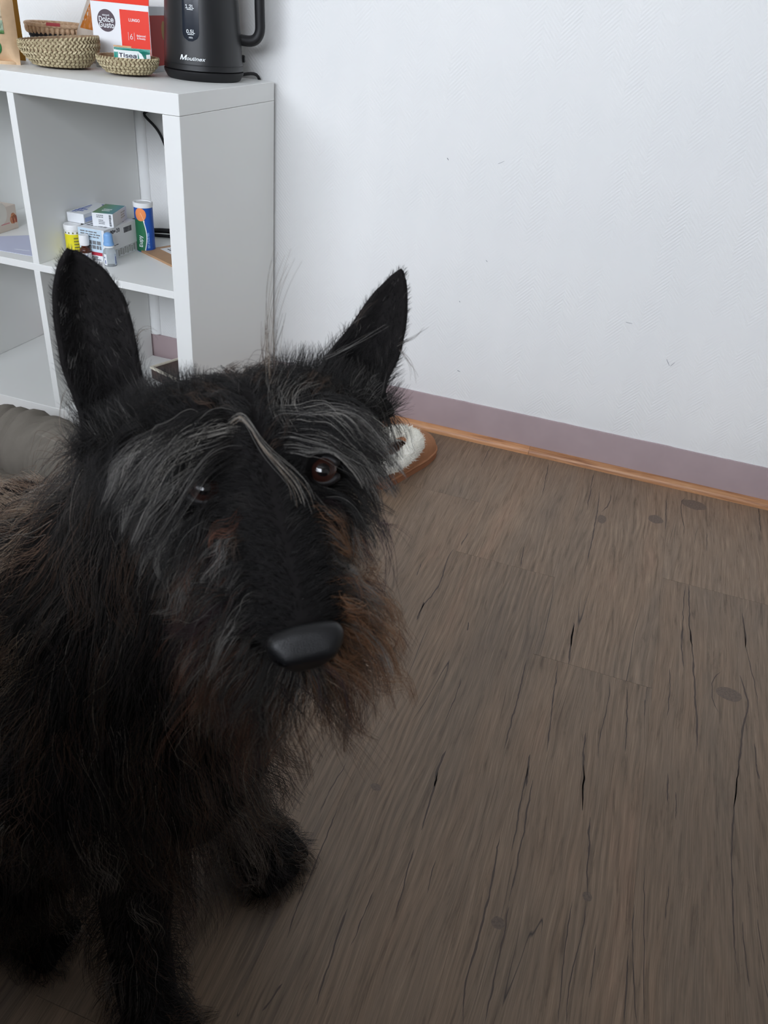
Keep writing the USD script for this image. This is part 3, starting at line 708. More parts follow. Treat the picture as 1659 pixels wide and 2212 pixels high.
# ---------------------------------------------------------------- medicines on the middle board
MEDW = mat('medicine_card', lin((226, 229, 232)), .5, .4)
BLUEINK, PALEBLUE = mat('blue_print', lin((104, 122, 186)), .5), mat('pale_blue_card', lin((196, 216, 230)), .5)
def textlines(x0, x1, y0, y1, n, seed, gap=.5):
    """Rows of small unreadable print as thin bars of word length."""
    r = np.random.default_rng(seed)
    out = []
    for i in range(n):
        y = y1 - (i + .5) * (y1 - y0) / n
        h = (y1 - y0) / n * gap / 2
        x = x0
        e = x1 - r.uniform(0, .35) * (x1 - x0)
        while x < e:
            l = r.uniform(.1, .24) * (x1 - x0)
            out.append(rect(x, min(x + l, x1), y - h, y + h, .00015))
            x += l + .035 * (x1 - x0)
    return cat(*out)
def barcode(x0, x1, y0, y1, seed):
    r = np.random.default_rng(seed)
    out, x = [], x0
    while x < x1 - .0015:
        l = r.choice([.0004, .0008, .0012])
        out.append(rect(x, x + l, y0, y1, .00015))
        x += l + r.choice([.0004, .0008])
    return cat(*out)
def mbox(name, label, cx, cy, z, wx, wy, h, rz, look=MEDW):
    t = thing(name, label, 'medicine box', (cx, cy, z), rz, 'medicine boxes in a stack')
    part('carton', cbox(-wx / 2, wx / 2, -wy / 2, wy / 2, 0, h, .0006), look, t)
    fr = lambda m, o=.0001: on(moved(m, (0, 0, o)), (-wx / 2, -wy / 2, 0), (1, 0, 0), (0, 0, 1))      # the short face towards the room
    rt = lambda m, o=.0001: on(moved(m, (0, 0, o)), (wx / 2, -wy / 2, 0), (0, 1, 0), (0, 0, 1))       # the long right face
    tp = lambda m, o=.0001: on(moved(m, (0, 0, o)), (-wx / 2, -wy / 2, h), (1, 0, 0), (0, 1, 0))
    return t, fr, rt, tp
t, fr, rt, tp = mbox('medicine_box', 'large white medicine box with a barcode, middle of the stack under two smaller boxes', -.2950, -.2655, ZS + .0221, .066, .126, .050, 2)
part('print_panel', fr(rect(.0005, .0600, .0005, .0495)), PALEBLUE, t, False)
part('small_print', fr(cat(textlines(.006, .056, .030, .046, 3, 1), textlines(.006, .056, .006, .026, 2, 2, .8)), .0003), GREYINK, t, False, kind='stuff')
part('barcode', rt(barcode(.076, .108, .030, .042, 3)), DARKINK, t, False, kind='stuff')
part('small_print', rt(cat(textlines(.010, .060, .0085, .0125, 1, 4), textlines(.004, .05, .036, .046, 1, 14))), GREYINK, t, False, kind='stuff')
part('dose_mark', rt(cat(moved(text('20', .008, .0002, True), (.0295, .041, 0)), moved(text('20', .008, .0002, True), (.053, .041, 0)), rect(.038, .044, .0405, .0415)), .0003), DARKINK, t, False, kind='stuff')
part('small_print', tp(textlines(.006, .06, .02, .11, 7, 5)), GREYINK, t, False, kind='stuff')
t, fr, rt, tp = mbox('medicine_box', 'grey patterned flat medicine box at the bottom of the stack', -.3000, -.2400, ZS, .064, .070, .022, 0)
part('print_panel', rt(cat(*[rect(.003 + .0085 * i, .0095 + .0085 * i, .003 + .002 * (i % 2), .017 + .002 * (i % 2)) for i in range(8)])), mat('grey_pattern', lin((172, 174, 172)), .5, var=.3, vscale=500), t, False)
t, fr, rt, tp = mbox('medicine_box', 'small white and red medicine box at the front, behind the brown bottle', -.3000, -.3020, ZS, .050, .042, .0215, 4)
part('print_panel', fr(rect(.0005, .0495, .013, .021)), mat('crimson_print', lin((186, 48, 68)), .5), t, False)
part('small_print', fr(textlines(.012, .045, .002, .011, 3, 6, .8)), GREYINK, t, False, kind='stuff')
t, fr, rt, tp = mbox('medicine_box', 'white medicine box with blue print lying on the stack, next to the green-topped one', -.3510, -.2480, ZS + .0722, .043, .114, .0205, 3)
part('small_print', tp(cat(textlines(.004, .030, .020, .050, 2, 7), rect(.006, .010, .01, .085), rect(.014, .0155, .01, .07))), BLUEINK, t, False, kind='stuff')
part('emblem', tp(disc(.033, .100, .008, .005)), mat('violet_print', lin((84, 82, 160)), .5), t, False)
part('print_panel', rt(rect(.004, .085, .003, .012)), mat('light_blue_print', lin((170, 186, 224)), .5), t, False)
t, fr, rt, tp = mbox('medicine_box', 'small medicine box with a green and blue top, highest of the stack', -.2920, -.2570, ZS + .0722, .047, .089, .0290, 16)
GRAD = usdkit.material(stage, '/World/Looks/green_blue_print', {'g': ('texture_coordinate', {}), 's': ('separate_xyz', {}), 'm': ('map_range', {'from_min': -.022, 'from_max': .022, 'clamp': True}), 'r': ('rgb_ramp', {'ramp': [(0, lin((92, 128, 76))), (.5, lin((82, 146, 124))), (1, lin((84, 142, 156)))]}), 'p': ('principled_bsdf', {'roughness': .4})},
                       [('g.object', 's.vector'), ('s.x', 'm.value'), ('m.result', 'r.fac'), ('r.color', 'p.base_color')], surface='p.BSDF')
part('print_panel', tp(rect(.0008, .0462, .001, .086)), GRAD, t, False)
part('small_print', tp(textlines(.014, .034, .020, .045, 2, 8), .0003), WHITEINK, t, False, kind='stuff')
part('small_print', fr(cat(textlines(.010, .028, .0190, .0265, 2, 9), textlines(.014, .028, .005, .016, 3, 10), textlines(.038, .043, .002, .027, 5, 11, .9))), GREYINK, t, False, kind='stuff')
part('small_print', rt(textlines(.05, .08, .008, .024, 3, 12)), mat('beige_print', lin((186, 184, 172)), .5), t, False, kind='stuff')

jar = thing('pill_jar', 'white pill jar with a yellow label beside the divider', 'pill jar', (-.3500, -.3160, ZS), 25)
part('jar_body', lathe([(0, 0), (.0175, 0), (.0185, .002), (.0185, .058), (.017, .060), (0, .060)], 40), mat('white_jar', lin((232, 234, 232)), .4), jar, 40)
part('cap', lathe([(0, .0603), (.0192, .0603), (.0195, .062), (.0195, .0700), (.0185, .0718), (.014, .0714), (0, .0714)], 40), mat('white_cap', lin((236, 237, 237)), .4), jar, 40)
part('label_band', lathe([(.01865, .004), (.01885, .005), (.01885, .0515), (.01865, .0522)], 40, (-math.pi * .93, math.pi * .25)), mat('yellow_label', lin((226, 214, 34)), .5), jar, True)
part('small_print', wrap(moved(cat(*[rect(x, x + .003, .0538, .0570) for x in (-.016, -.007, .002, .011)], textlines(.004, .016, .008, .047, 6, 15)), (0, 0, 0)), .0190), mat('olive_ink', lin((120, 116, 60)), .5), jar, False, kind='stuff')
bot = thing('medicine_bottle', 'small brown glass medicine bottle with a white screw cap', 'bottle', (-.3050, -.3390, ZS), 25)
part('bottle_body', lathe([(0, 0), (.0115, 0), (.0125, .0015), (.0125, .026), (.0115, .0295), (.0075, .0330), (.0075, .037), (0, .037)], 36), mat('brown_glass', lin((74, 36, 22)), .08, .6), bot, 40)
part('label_band', lathe([(.01262, .003), (.01275, .0035), (.01275, .0215), (.01262, .022)], 36), mat('white_label', lin((228, 230, 232)), .5), bot, True)
part('small_print', wrap(moved(text('Zinc', .004, .0002, True), (0.002, .017, 0)), .0128).subdivide(), BLUEINK, bot, False, kind='stuff')
cp_ = [(0, .0375), (.0098, .0375), (.0105, .039), (.0105, .0425), (.0112, .043), (.0108, .058), (.0100, .0595), (0, .0595)]
part('cap', lathe(cp_, 40), mat('white_cap', lin((236, 237, 237)), .4), bot, 40)
drp = thing('dropper_bottle', 'clear plastic dropper bottle with a pale blue cap, in front of the stacked boxes', 'bottle', (-.2480, -.3300, ZS), 28)
CLEAR = usdkit.material(stage, '/World/Looks/clear_plastic', {'p': ('principled_bsdf', {'base_color': (.86, .92, .95), 'roughness': .12, 'transmission_weight': .75, 'ior': 1.2})}, [], surface='p.BSDF')
part('bottle_body', lathe([(0, 0), (.0132, 0), (.0140, .0012), (.0140, .028), (.0128, .033), (.0082, .0385), (.0080, .044), (0, .044)], 40), CLEAR, drp, 40)
part('label_band', lathe([(.01412, .003), (.01425, .0035), (.01425, .0265), (.01412, .027)], 10, (-2.55, -1.95)), mat('white_label', lin((228, 230, 232)), .5), drp, True)
part('label_band', lathe([(.01412, .003), (.01425, .0035), (.01425, .0265), (.01412, .027)], 10, (-.75, -.15)), mat('grey_blue_label', lin((190, 202, 216)), .5), drp, True)
part('small_print', cat(wrap(moved(rect(-.001, .001, .006, .014), (0, 0, .0002)), .0143, -2.2), wrap(moved(rect(-.001, .0012, .018, .021), (0, 0, .0002)), .0143, -2.3), wrap(moved(rect(-.001, .001, .006, .022), (0, 0, .0002)), .0143, -.5)), mat('navy_ink', lin((60, 74, 130)), .5), drp, False, kind='stuff')
SKYB = mat('pale_blue_cap', lin((126, 172, 222)), .35, .5)
part('cap', lathe([(0, .0445), (.0112, .0445), (.0116, .0455), (.0110, .0500), (.0102, .051), (.0094, .0660), (.0080, .0690), (.0040, .0712), (0, .0715)], 40), SKYB, drp, 40)
part('collar', lathe([(.0085, .0400), (.0118, .0405), (.0118, .0440), (.0085, .0442)], 40), mat('white_cap', lin((236, 237, 237)), .4), drp, 40)

tub = thing('tablet_tube', 'tall blue and green tube of effervescent tablets with a white cap', 'tablet tube', (-.2515, -.1850, ZS), 29)
R = .0212
TUBEMAT = mat('blue_tube', lin((26, 84, 176)), .35, .5)
part('tube_body', lathe([(0, 0), (R - .001, 0), (R, .001), (R, .1000), (0, .1000)], 56), TUBEMAT, tub, 40)
part('cap', lathe([(0, .1003), (R + .0006, .1003), (R + .0012, .1015), (R + .0012, .1100), (R, .1110), (R - .0035, .1106), (R - .004, .1092), (0, .1092)], 56), mat('white_cap', lin((236, 237, 237)), .4), tub, 40)
def on_tube(m, off=.0002):
    return wrap(moved(m.subdivide_to_size(.004, max_iter=10), (0, 0, off)), R)
wav = [(.0015 + .0042 * math.sin((z - .01) / .062 * math.pi * 1.05) - .0005, z) for z in np.linspace(.002, .074, 24)]
part('green_print', on_tube(flat([(-.030, .002)] + wav + [(-.030, .074)]), .00015), mat('green_print', lin((36, 112, 74)), .4), tub, False)
part('white_stripe', on_tube(flat([(x - .0011, z) for x, z in wav] + [(x + .0011, z) for x, z in wav[::-1]]), .0003), WHITEINK, tub, False)
part('orange_print', on_tube(disc(-.0058, .086, .0128, .0145), .0004), mat('orange_print', lin((240, 146, 88)), .4), tub, False)
part('white_stripe', on_tube(flat([(-.0055, .090), (-.0048, .090), (.0035, .070), (.0022, .070)]), .0006), mat('pale_orange_print', lin((250, 206, 160)), .4), tub, False)
lt = text('Eupy', .0085, .0002, True)
lt.apply_transform(trimesh.transformations.rotation_matrix(math.pi / 2, [0, 0, 1]))
lt.apply_translation([-.0085, .026, 0])
part('lettering', on_tube(lt, .0005), WHITEINK, tub, False, kind='stuff')
sm = textlines(-.022, .022, -.0028, .0028, 2, 21, .7)
sm.apply_transform(trimesh.transformations.rotation_matrix(math.pi / 2, [0, 0, 1]))
part('small_print', on_tube(moved(sm, (.0085, .032, 0)), .0004), mat('pale_blue_ink', lin((126, 170, 226)), .5), tub, False, kind='stuff')

env = thing('padded_envelope', 'brown kraft envelope with a white address label on the middle board', 'envelope', (-.155, -.190, ZS))
ev = [(-.252, -.206), (-.120, -.273), (-.052, -.120), (-.190, -.060)]
part('envelope_body', inside(env, moved(flat(ev, .005), (0, 0, ZS))), mat('envelope_paper', lin((178, 142, 108)), .6, .3, var=.05, vscale=40), env, False)
lb = [(-.222, -.172), (-.168, -.200), (-.140, -.140), (-.196, -.112)]
part('address_label', inside(env, moved(flat(lb, .0003), (0, 0, ZS + .005))), mat('white_label', lin((228, 230, 232)), .5), env, False)
tlm = textlines(0, .036, 0, .030, 4, 31, .5)
part('small_print', inside(env, on(tlm, (-.208, -.168, ZS + .0054), (.89, -.46, 0), (.46, .89, 0))), DARKINK, env, False, kind='stuff')

plug = thing('power_plug', 'black mains plug and cord lying behind the blue tablet tube', 'plug', (-.345, -.075, ZS))
part('plug_body', cat(cbox(-.022, .022, -.013, .013, .001, .020, .004), moved(cbox(-.010, .010, -.009, .009, 0, .016, .003), (-.010, 0, .019))), BLACKM, plug)
part('plug_cord', inside(plug, tube([(-.325, -.075, ZS + .010), (-.28, -.055, ZS + .014), (-.24, -.045, ZS + .016), (-.20, -.040, ZS + .024), (-.15, -.035, ZS + .03), (-.10, -.0345, ZS + .014), (-.07, -.05, ZS + .0065)], .0062, 8, 40)), BLACKM, plug, 50)
part('plug_cord', inside(plug, tube([(-.325, -.085, ZS + .006), (-.26, -.065, ZS + .0058), (-.20, -.055, ZS + .0085), (-.14, -.045, ZS + .008), (-.08, -.06, ZS + .0045)], .0042, 8, 40)), BLACKM, plug, 50)

ctn = thing('biscuit_carton', 'cream carton with a picture of orange biscuits in the upper left cell', 'box', (-.655, -.262, ZS), 3)
part('carton_body', cbox(-.052, .052, -.060, .060, 0, .056, .0008), mat('cream_card', lin((214, 200, 186)), .5, .35), ctn)
cf = lambda m, o=.0001: on(moved(m, (0, 0, o)), (.052, .060, 0), (0, 1, 0), (0, 0, 1))
part('picture', cf(cat(disc(-.0100, .0245, .0075, .010), disc(-.0195, .0230, .007, .0090), disc(-.0140, .0320, .0075, .0065))), mat('biscuit_print', lin((200, 132, 92)), .5, var=.4, vscale=160), ctn, False)
part('picture', cf(cat(disc(-.0050, .0230, .0030, .009), disc(-.0150, .0200, .0025, .0070)), .0003), mat('rust_print', lin((150, 70, 52)), .5), ctn, False)
part('print_panel', cf(disc(-.060, .044, .026, .026)), mat('pale_print', lin((224, 218, 206)), .5), ctn, False)
part('print_panel', cf(rect(-.06, -.0300, .0165, .0190)), mat('rose_print', lin((206, 140, 140)), .5), ctn, False)
pap = thing('paper_sheet', 'pale lilac sheet of paper lying in the upper left cell', 'paper', (-.49, -.31, ZS))
part('sheet', inside(pap, moved(flat([(-.605, -.305), (-.535, -.234), (-.402, -.262), (-.402, -.362), (-.425, -.372), (-.52, -.378)], .0006), (0, 0, ZS + .0001))), mat('lilac_paper', lin((196, 200, 222)), .6), pap, False)
part('fold_line', inside(pap, cat(*[moved(flat(f, .0002), (0, 0, ZS + .0008)) for f in ([(-.462, -.322), (-.445, -.318), (-.445, -.3165), (-.462, -.3205)], [(-.49, -.352), (-.455, -.345), (-.455, -.3435), (-.49, -.3505)])])), WHITEINK, pap, False, kind='stuff')
lbx = thing('storage_box', 'dark brown low box with a cream edge in the lower right cell', 'box', (-.205, -.118, T), -20)
part('box_body', cbox(-.07, .09, -.06, .06, 0, .030, .001), mat('dark_brown_card', lin((70, 50, 44)), .6), lbx)
part('box_rim', cat(bb(-.072, .092, -.062, -.056, .028, .034), bb(-.072, .092, .056, .062, .028, .034), bb(-.072, -.066, -.056, .056, .028, .034), bb(.086, .092, -.056, .056, .028, .034)), mat('cream_edge', lin((222, 214, 196)), .6), lbx, False)

# ---------------------------------------------------------------- on the floor
FLEECE = mat('white_fleece', lin((246, 243, 233)), .95, .1, bump=.9, bscale=420, sheen_weight=.3)
SUEDE = mat('tan_suede', lin((180, 128, 94)), .8, .2, var=.10, vscale=60, bump=.2, bscale=900)
SOLE = mat('tan_sole', lin((166, 112, 80)), .7, .3)
def slipper(label, loc, rz):
    t = thing('slipper', label, 'slipper', loc, rz, 'pair of slippers on the floor')
    L = .262
    def wd(s):                                           # half width along the sole, heel (0) to toe (1)
        return .033 + .0165 * np.clip((s - .12) / .5, 0, 1) - .004 * np.clip((s - .7) / .3, 0, 1)
    s = np.linspace(0, 1, 40)
    cap = np.minimum(1, np.sqrt(np.clip(1 - np.clip((.14 - s) / .14, 0, 1) ** 2, 0, 1)) * np.sqrt(np.clip(1 - np.clip((s - .78) / .22, 0, 1) ** 2, 0, 1)))
    hw = wd(s) * cap
    ol = np.vstack([np.c_[hw, s * L - L], np.c_[-hw, s * L - L][::-1]])
    part('sole', moved(flat(Polygon(ol).buffer(.002).exterior.coords, .013), (0, 0, 0)), SOLE, t, 40)
    part('welt', tube(np.c_[ol[np.r_[0:len(ol) - 1:2, 0]], np.full(len(ol[np.r_[0:len(ol) - 1:2, 0]]), .0165)], .0035, 8), SUEDE, t, 60)
    # toe cap: a dome over the front part, open at the back
    v, f, n, m = [], [], 26, 15
    for i, si in enumerate(np.linspace(.46, .999, n)):
        h = .060 * min(1, math.sqrt(max(0, 1 - (max(0, si - .52) / .48) ** 2.2)))
        c = np.interp(si, s, hw)
        for a in np.linspace(0, math.pi, m):
            v.append((c * math.cos(a) * (1 - .05 * math.sin(a)), si * L - L, .014 + h * math.sin(a) ** .75))
    for i in range(n - 1):
        for j in range(m - 1):
            a = i * m + j
            f += [[a, a + 1, a + m + 1], [a, a + m + 1, a + m]]
    part('toe_cap', trimesh.Trimesh(v, f, process=False), SUEDE, t, True)
    side = []
    for i, si in enumerate(np.linspace(.0, .5, 16)):
        side.append(si)
    v, f = [], []
    pts = [(x, y) for x, y in ol if y < -.46 * L]
    pts.sort(key=lambda q: math.atan2(q[0], -(q[1] + .5 * L)))
    for x, y in pts:
        for z, k in ((.012, 1.0), (.030, 1.01), (.046, .98)):
            v.append((x * k, y, z))
    for i in range(len(pts) - 1):
        for j in range(2):
            a = i * 3 + j
            f += [[a, a + 1, a + 4], [a, a + 4, a + 3]]
    part('side_wall', trimesh.Trimesh(v, f, process=False), SUEDE, t, True)
    # fleece collar round the opening
    a = np.linspace(0, 2 * math.pi, 61)
    ry, CYc = .074, -.685 * L
    ring = np.c_[.0430 * np.cos(a), CYc + ry * np.sin(a), .064 + .012 * np.sin(a) + .004 * np.cos(2 * a)]
    col = tube(ring, .0180, 14, caps=False).subdivide()
    q, nn = A3(col.vertices), A3(trimesh.Trimesh(col.vertices, col.faces).vertex_normals)
    q = q + nn[: len(q)] * ((meshkit.fbm(q * 150, 3, 3) - .5) * .010)[:, None] if len(nn) == len(q) else q
    part('fleece_collar', trimesh.Trimesh(q, col.faces, process=False), FLEECE, t, True)
    ins = moved(flat([(.036 * math.cos(k), ry * math.sin(k)) for k in a[:-1]], .004), (0, CYc, .018)).subdivide().subdivide().subdivide()
    q = A3(ins.vertices)
    q[:, 2] += (meshkit.fbm(q * 90, 3, 8) - .5) * .014
    part('fleece_lining', trimesh.Trimesh(q, ins.faces, process=False), FLEECE, t, True)
    rb = np.random.default_rng(3)
    n = 5000
    i = rb.integers(0, 60, n)
    base = ring[i] * 1.0
    tdir = ring[(i + 1) % 60] - ring[i]
    tdir /= np.linalg.norm(tdir, axis=1, keepdims=True)
    e1 = np.cross(tdir, [0, 0, 1.0])
    e1 /= np.linalg.norm(e1, axis=1, keepdims=True)
    ph = rb.uniform(-.5, math.pi + .5, n)
    nd = np.cos(ph)[:, None] * e1 + np.sin(ph)[:, None] * A3([0, 0, 1.0])
    st = base + nd * .0175 + tdir * rb.uniform(-.5, .5, n)[:, None] * .006
    ln = rb.uniform(.0025, .0055, n)
    side_ = rb.standard_normal((n, 3)) * .5
    pts = np.stack([st, st + (nd + side_ * .3) * ln[:, None] * .5, st + (nd + side_) * ln[:, None]], 1)
    curves('fleece_pile', pts, np.tile([.0008, .0007, .0004], (n, 1)), np.tile(lin((246, 243, 233)), (n, 1)), t, FLUFF)
    return t
slipper('tan suede slipper with a white fleece collar, the nearer one on the floor', (.468, -.094, 0), -12)
slipper('tan suede slipper with a white fleece collar, mostly hidden behind the dog', (.330, -.050, 0), -10)

# dog bed: a stuffed bolster gathered into folds, round a flat cushion
bed = thing('dog_bed', 'grey-brown stuffed dog bed with a gathered bolster, behind the dog', 'dog bed', (-.25, -.90, 0), 0)
BEDMAT = mat('taupe_cloth', lin((124, 118, 109)), .9, .15, var=.05, vscale=40, bump=.35, bscale=700)
na, nb = 260, 22
A, Bt = np.meshgrid(np.arange(na) * 2 * np.pi / na, np.arange(nb) * 2 * np.pi / nb, indexing='ij')
fold = meshkit.fbm(np.stack([np.cos(A) * 9 + .3 * np.sin(Bt), np.sin(A) * 9, Bt * .35 + np.cos(A * 3)], -1), 3, 5)
fold = np.abs(fold - .5) * 2
rr = .088 * (1 - .16 * (1 - fold) ** 5 * (0.4 + .6 * np.sin(Bt) ** 2)) + .008 * (fold - .3)
rad = 1 + .05 * np.cos(2 * A)
cx, cy = .30 * rad * np.cos(A), .26 * rad * np.sin(A)
bx = cx + rr * np.cos(Bt) * np.cos(A)
by = cy + rr * np.cos(Bt) * np.sin(A)
bz = np.maximum(.078 + rr * .92 * np.sin(Bt), .001)
idx = np.arange(na * nb).reshape(na, nb)
f = []
for i in range(na):
    j = np.arange(nb)
    a, b, c, d = idx[i, j], idx[(i + 1) % na, j], idx[(i + 1) % na, (j + 1) % nb], idx[i, (j + 1) % nb]
    f += list(np.c_[a, b, c]) + list(np.c_[a, c, d])
part('bolster', trimesh.Trimesh(np.stack([bx, by, bz], -1).reshape(-1, 3), f, process=False), BEDMAT, bed, True)
v, f, nr = [], [], 16
for i in range(nr + 1):
    k = i / nr
    for j in range(64):
        a = j * 2 * math.pi / 64
        x, y = .262 * k * math.cos(a), .222 * k * math.sin(a)
        v.append((x, y, .052 + .030 * (1 - k ** 2) + .014 * (meshkit.fbm(A3([x * 14, y * 14, 0.0]), 3, 2) - .5)))
for i in range(nr):
    for j in range(64):
        a, b = i * 64 + j, i * 64 + (j + 1) % 64
        f += [[a, a + 64, b + 64], [a, b + 64, b]]
part('cushion', trimesh.Trimesh(v, f, process=False), BEDMAT, bed, True)

# unseen cloth-draped tabletop behind the camera, placed to darken the near part of the floor
table = thing('table', 'unseen long tabletop on legs under a dark grey floor-length cloth, placed to shade the near floor', 'table', (.50, -2.54, 0))
part('tabletop', cbox(-1.06, 1.06, -.70, .72, .70, .735, .004), OAK, table)
for a in (-.98, .98):
    for b in (-.62, .64):
        part('leg', cbox(a - .03, a + .03, b - .03, b + .03, 0, .70, .003), OAK, table)
part('tablecloth', cat(cbox(-1.08, 1.08, -.72, .745, .737, .745, .003), cbox(-1.08, 1.08, .735, .745, .02, .742, .003), cbox(-1.08, 1.08, -.72, -.71, .02, .742, .003), cbox(-1.08, -1.07, -.72, .745, .02, .742, .003), cbox(1.07, 1.08, -.72, .745, .02, .742, .003)), mat('grey_cloth', lin((52, 52, 58)), .9, .1, bump=.3, bscale=300), table)

# ---------------------------------------------------------------- the dog
dog = thing('dog', 'shaggy black wire-haired dog with upright ears and a reddish beard, looking up', 'dog', (.40, -1.36, 0))
EL, ER, NS = at(440, 1045, .556), at(690, 1005, .580), at(664, 1392, .506)
MID = (EL + ER) / 2
unit = lambda v: v / np.linalg.norm(v)
ZL = unit(NS - MID)
XL_ = unit((ER - EL) - ZL * ((ER - EL) @ ZL))
YL = np.cross(ZL, XL_)
ML, EX = np.linalg.norm(NS - MID), np.linalg.norm(ER - EL) / 2
hd = lambda x, y, z: MID + XL_ * x + YL * y + ZL * z
def loc_of(p):
    d = np.asarray(p) - MID
    return np.stack([d @ XL_, d @ YL, d @ ZL], -1)
def ball(p, r, n=20):
    return m3.Manifold.sphere(float(r), n).translate(tuple(map(float, p)))
def bone(*pr):
    out = []
    for (p, a), (q, b) in zip(pr[:-1], pr[1:]):
        out.append(m3.Manifold.batch_hull([ball(p, a), ball(q, b)]))
    return out
def union(ms):
    return m3.Manifold.batch_boolean(ms, m3.OpType.Add)

head_bones = bone((hd(0, -.022, -.045), .050), (hd(0, -.010, -.012), .045)) + bone((hd(0, -.010, -.005), .040), (hd(0, -.016, .060), .032), (hd(0, -.020, ML - .022), .026)) \
    + bone((hd(0, -.045, -.03), .035), (hd(0, -.050, ML - .042), .019)) \
    + sum([bone((hd(s * .030, .012, -.014), .021), (hd(s * .036, .000, -.040), .030)) for s in (-1, 1)], []) \
    + sum([bone((hd(s * .045, -.030, -.055), .034), (hd(s * .026, -.030, .02), .026)) for s in (-1, 1)], []) \
    + sum([bone((hd(s * .020, -.026, ML - .045), .020), (hd(s * .016, -.026, ML - .022), .017)) for s in (-1, 1)], [])
ear_rows = [
    [(188, 350, 985, .618), (176, 330, 890, .614), (142, 300, 805, .610), (124, 282, 705, .606), (120, 262, 635, .602), (130, 222, 580, .598), (146, 176, 548, .596)],
    [(650, 830, 890, .642), (668, 826, 838, .640), (706, 858, 770, .640), (762, 872, 702, .638), (804, 874, 640, .636), (838, 870, 605, .634), (856, 866, 592, .634)]]
ear_bones, ear_axis = [], []
for e, rows in enumerate(ear_rows):
    hulls = []
    for l, r, y, d in rows:
        wpx = (r - l) / FPX * d
        back = .24 * wpx
        side = (1, -1)[e]                                  # the inner rim of each ear lies a little farther from the camera
        P = [at(l, y + (-4, 6)[e], d + .004 * -side), at(l * .72 + r * .28, y, d + back * .8), at((l + r) / 2, y, d + back), at(l * .28 + r * .72, y, d + back * .8), at(r, y + (6, -4)[e], d + .004 * side)]
        hulls.append([(p, .0028) for p in P])
    for a, b in zip(hulls[:-1], hulls[1:]):
        for i in range(4):
            ear_bones.append(m3.Manifold.batch_hull([ball(*q, 8) for q in (a[i], a[i + 1], b[i], b[i + 1])]))
    ear_axis.append([h[2][0] for h in hulls])
    hb = hulls[0]
    ear_bones.append(m3.Manifold.batch_hull([ball(q, .008, 10) for q, _ in hb] + [ball(hd((-.046, .046)[e], -.010, -.060), .030)]))
WITH, CHEST = A3([.37, -1.315, .400]), A3([.475, -1.375, .290])
torso_bones = bone((A3([.14, -1.30, .145]), .125), (A3([.22, -1.305, .25]), .120), (A3([.34, -1.33, .325]), .125), (CHEST, .112)) + bone((WITH, .085), (A3([.47, -1.36, .43]), .080), (hd(0, -.060, -.080), .052)) \
    + bone((CHEST, .112), (A3([.545, -1.368, .250]), .085), (A3([.535, -1.372, .34]), .085), (hd(0, -.06, -.05), .05)) \
    + bone((WITH, .085), (at(60, 1165, .86), .065)) + bone((WITH, .085), (at(285, 1150, .70), .060), (at(290, 1010, .675), .045)) + bone((CHEST, .11), (at(235, 1480, .76), .085), (at(300, 1700, .79), .060)) + bone((A3([.545, -1.368, .250]), .085), (at(515, 1640, .87), .034))
FPAW = [(at_z(576, 1868), at_z(540, 1836)), (at_z(362, 2256), at_z(330, 2214))]
leg_bones = []
for s, (paw, wrist) in zip((1, -1), FPAW):
    sh = A3([.485, -1.375 + s * .085, .31])
    el = (None, A3([.50, -1.285, .19]), at(285, 1760, .800))[s]
    wr_ = (None, A3([wrist[0] - .015, wrist[1], .08]), at(300, 2040, .835))[s]
    pw = A3([paw[0], paw[1], .030 if s > 0 else .024])
    leg_bones += bone((sh, .062), (el, .046), (wr_, .032), (A3([wrist[0], wrist[1], .034]), .034 if s > 0 else .030), (pw, .036 if s > 0 else .030))
    fw = unit(A3([paw[0] - wrist[0], paw[1] - wrist[1], 0]))
    sd = A3([-fw[1], fw[0], 0])
    pk = 1.35 if s > 0 else 1.0
    for k in (-1.2, -.4, .4, 1.2):
        leg_bones += bone((pw + sd * k * .013 * pk - fw * .012, .017 * pk), (pw + sd * k * .017 * pk + fw * (.022 - .004 * abs(k)) * pk - A3([0, 0, .010 * pk]), .0125 * pk))
for s in (-1, 1):
    hip, kn = A3([.15, -1.305 + s * .085, .14]), A3([.285, -1.31 + s * .14, .150])
    hk, hp_ = A3([.215, -1.31 + s * .150, .042]), A3([.335, -1.31 + s * .165, .026])
    if s < 0:
        kn, hk = at(35, 1800, .88), A3([.31, -1.455, .055])
        hp_ = at_z(95, 2040) + A3([0, 0, .026])
    leg_bones += bone((hip, .095), (kn, .062 if s > 0 else .088), (hk, .036 if s > 0 else .055), ((hk + hp_) / 2 - A3([0, 0, .006]), .030), (hp_, .026))
    for k in (-1.2, -.4, .4, 1.2):
        leg_bones += bone((hp_ + A3([-.01, k * .013, 0]), .017), (hp_ + A3([.022, k * .017, -.010]), .0125))
tail = bone((A3([.03, -1.29, .12]), .035), (A3([-.05, -1.27, .14]), .022), (A3([-.09, -1.26, .19]), .012))

def soft(bones, step, it):
    m = tm(union(bones).refine_to_length(step))
    m.merge_vertices()
    if it:
        trimesh.smoothing.filter_taubin(m, lamb=.5, nu=.52, iterations=it)
    return m
HEADM, EARM, TORSOM, LEGM = soft(head_bones, .006, 10), soft(ear_bones, .006, 3), soft(torso_bones + tail, .014, 10), soft(leg_bones, .009, 6)
whole = soft(head_bones + ear_bones + torso_bones + leg_bones + tail, .008, 6)
v_ = A3(whole.vertices)
v_[:, 2] = np.maximum(v_[:, 2], .001)
whole = trimesh.Trimesh(v_, whole.faces, process=False)
SKIN = mat('dog_skin', lin((20, 18, 18)), .85, .12)
wpart('body', whole, SKIN, dog, smooth=True)

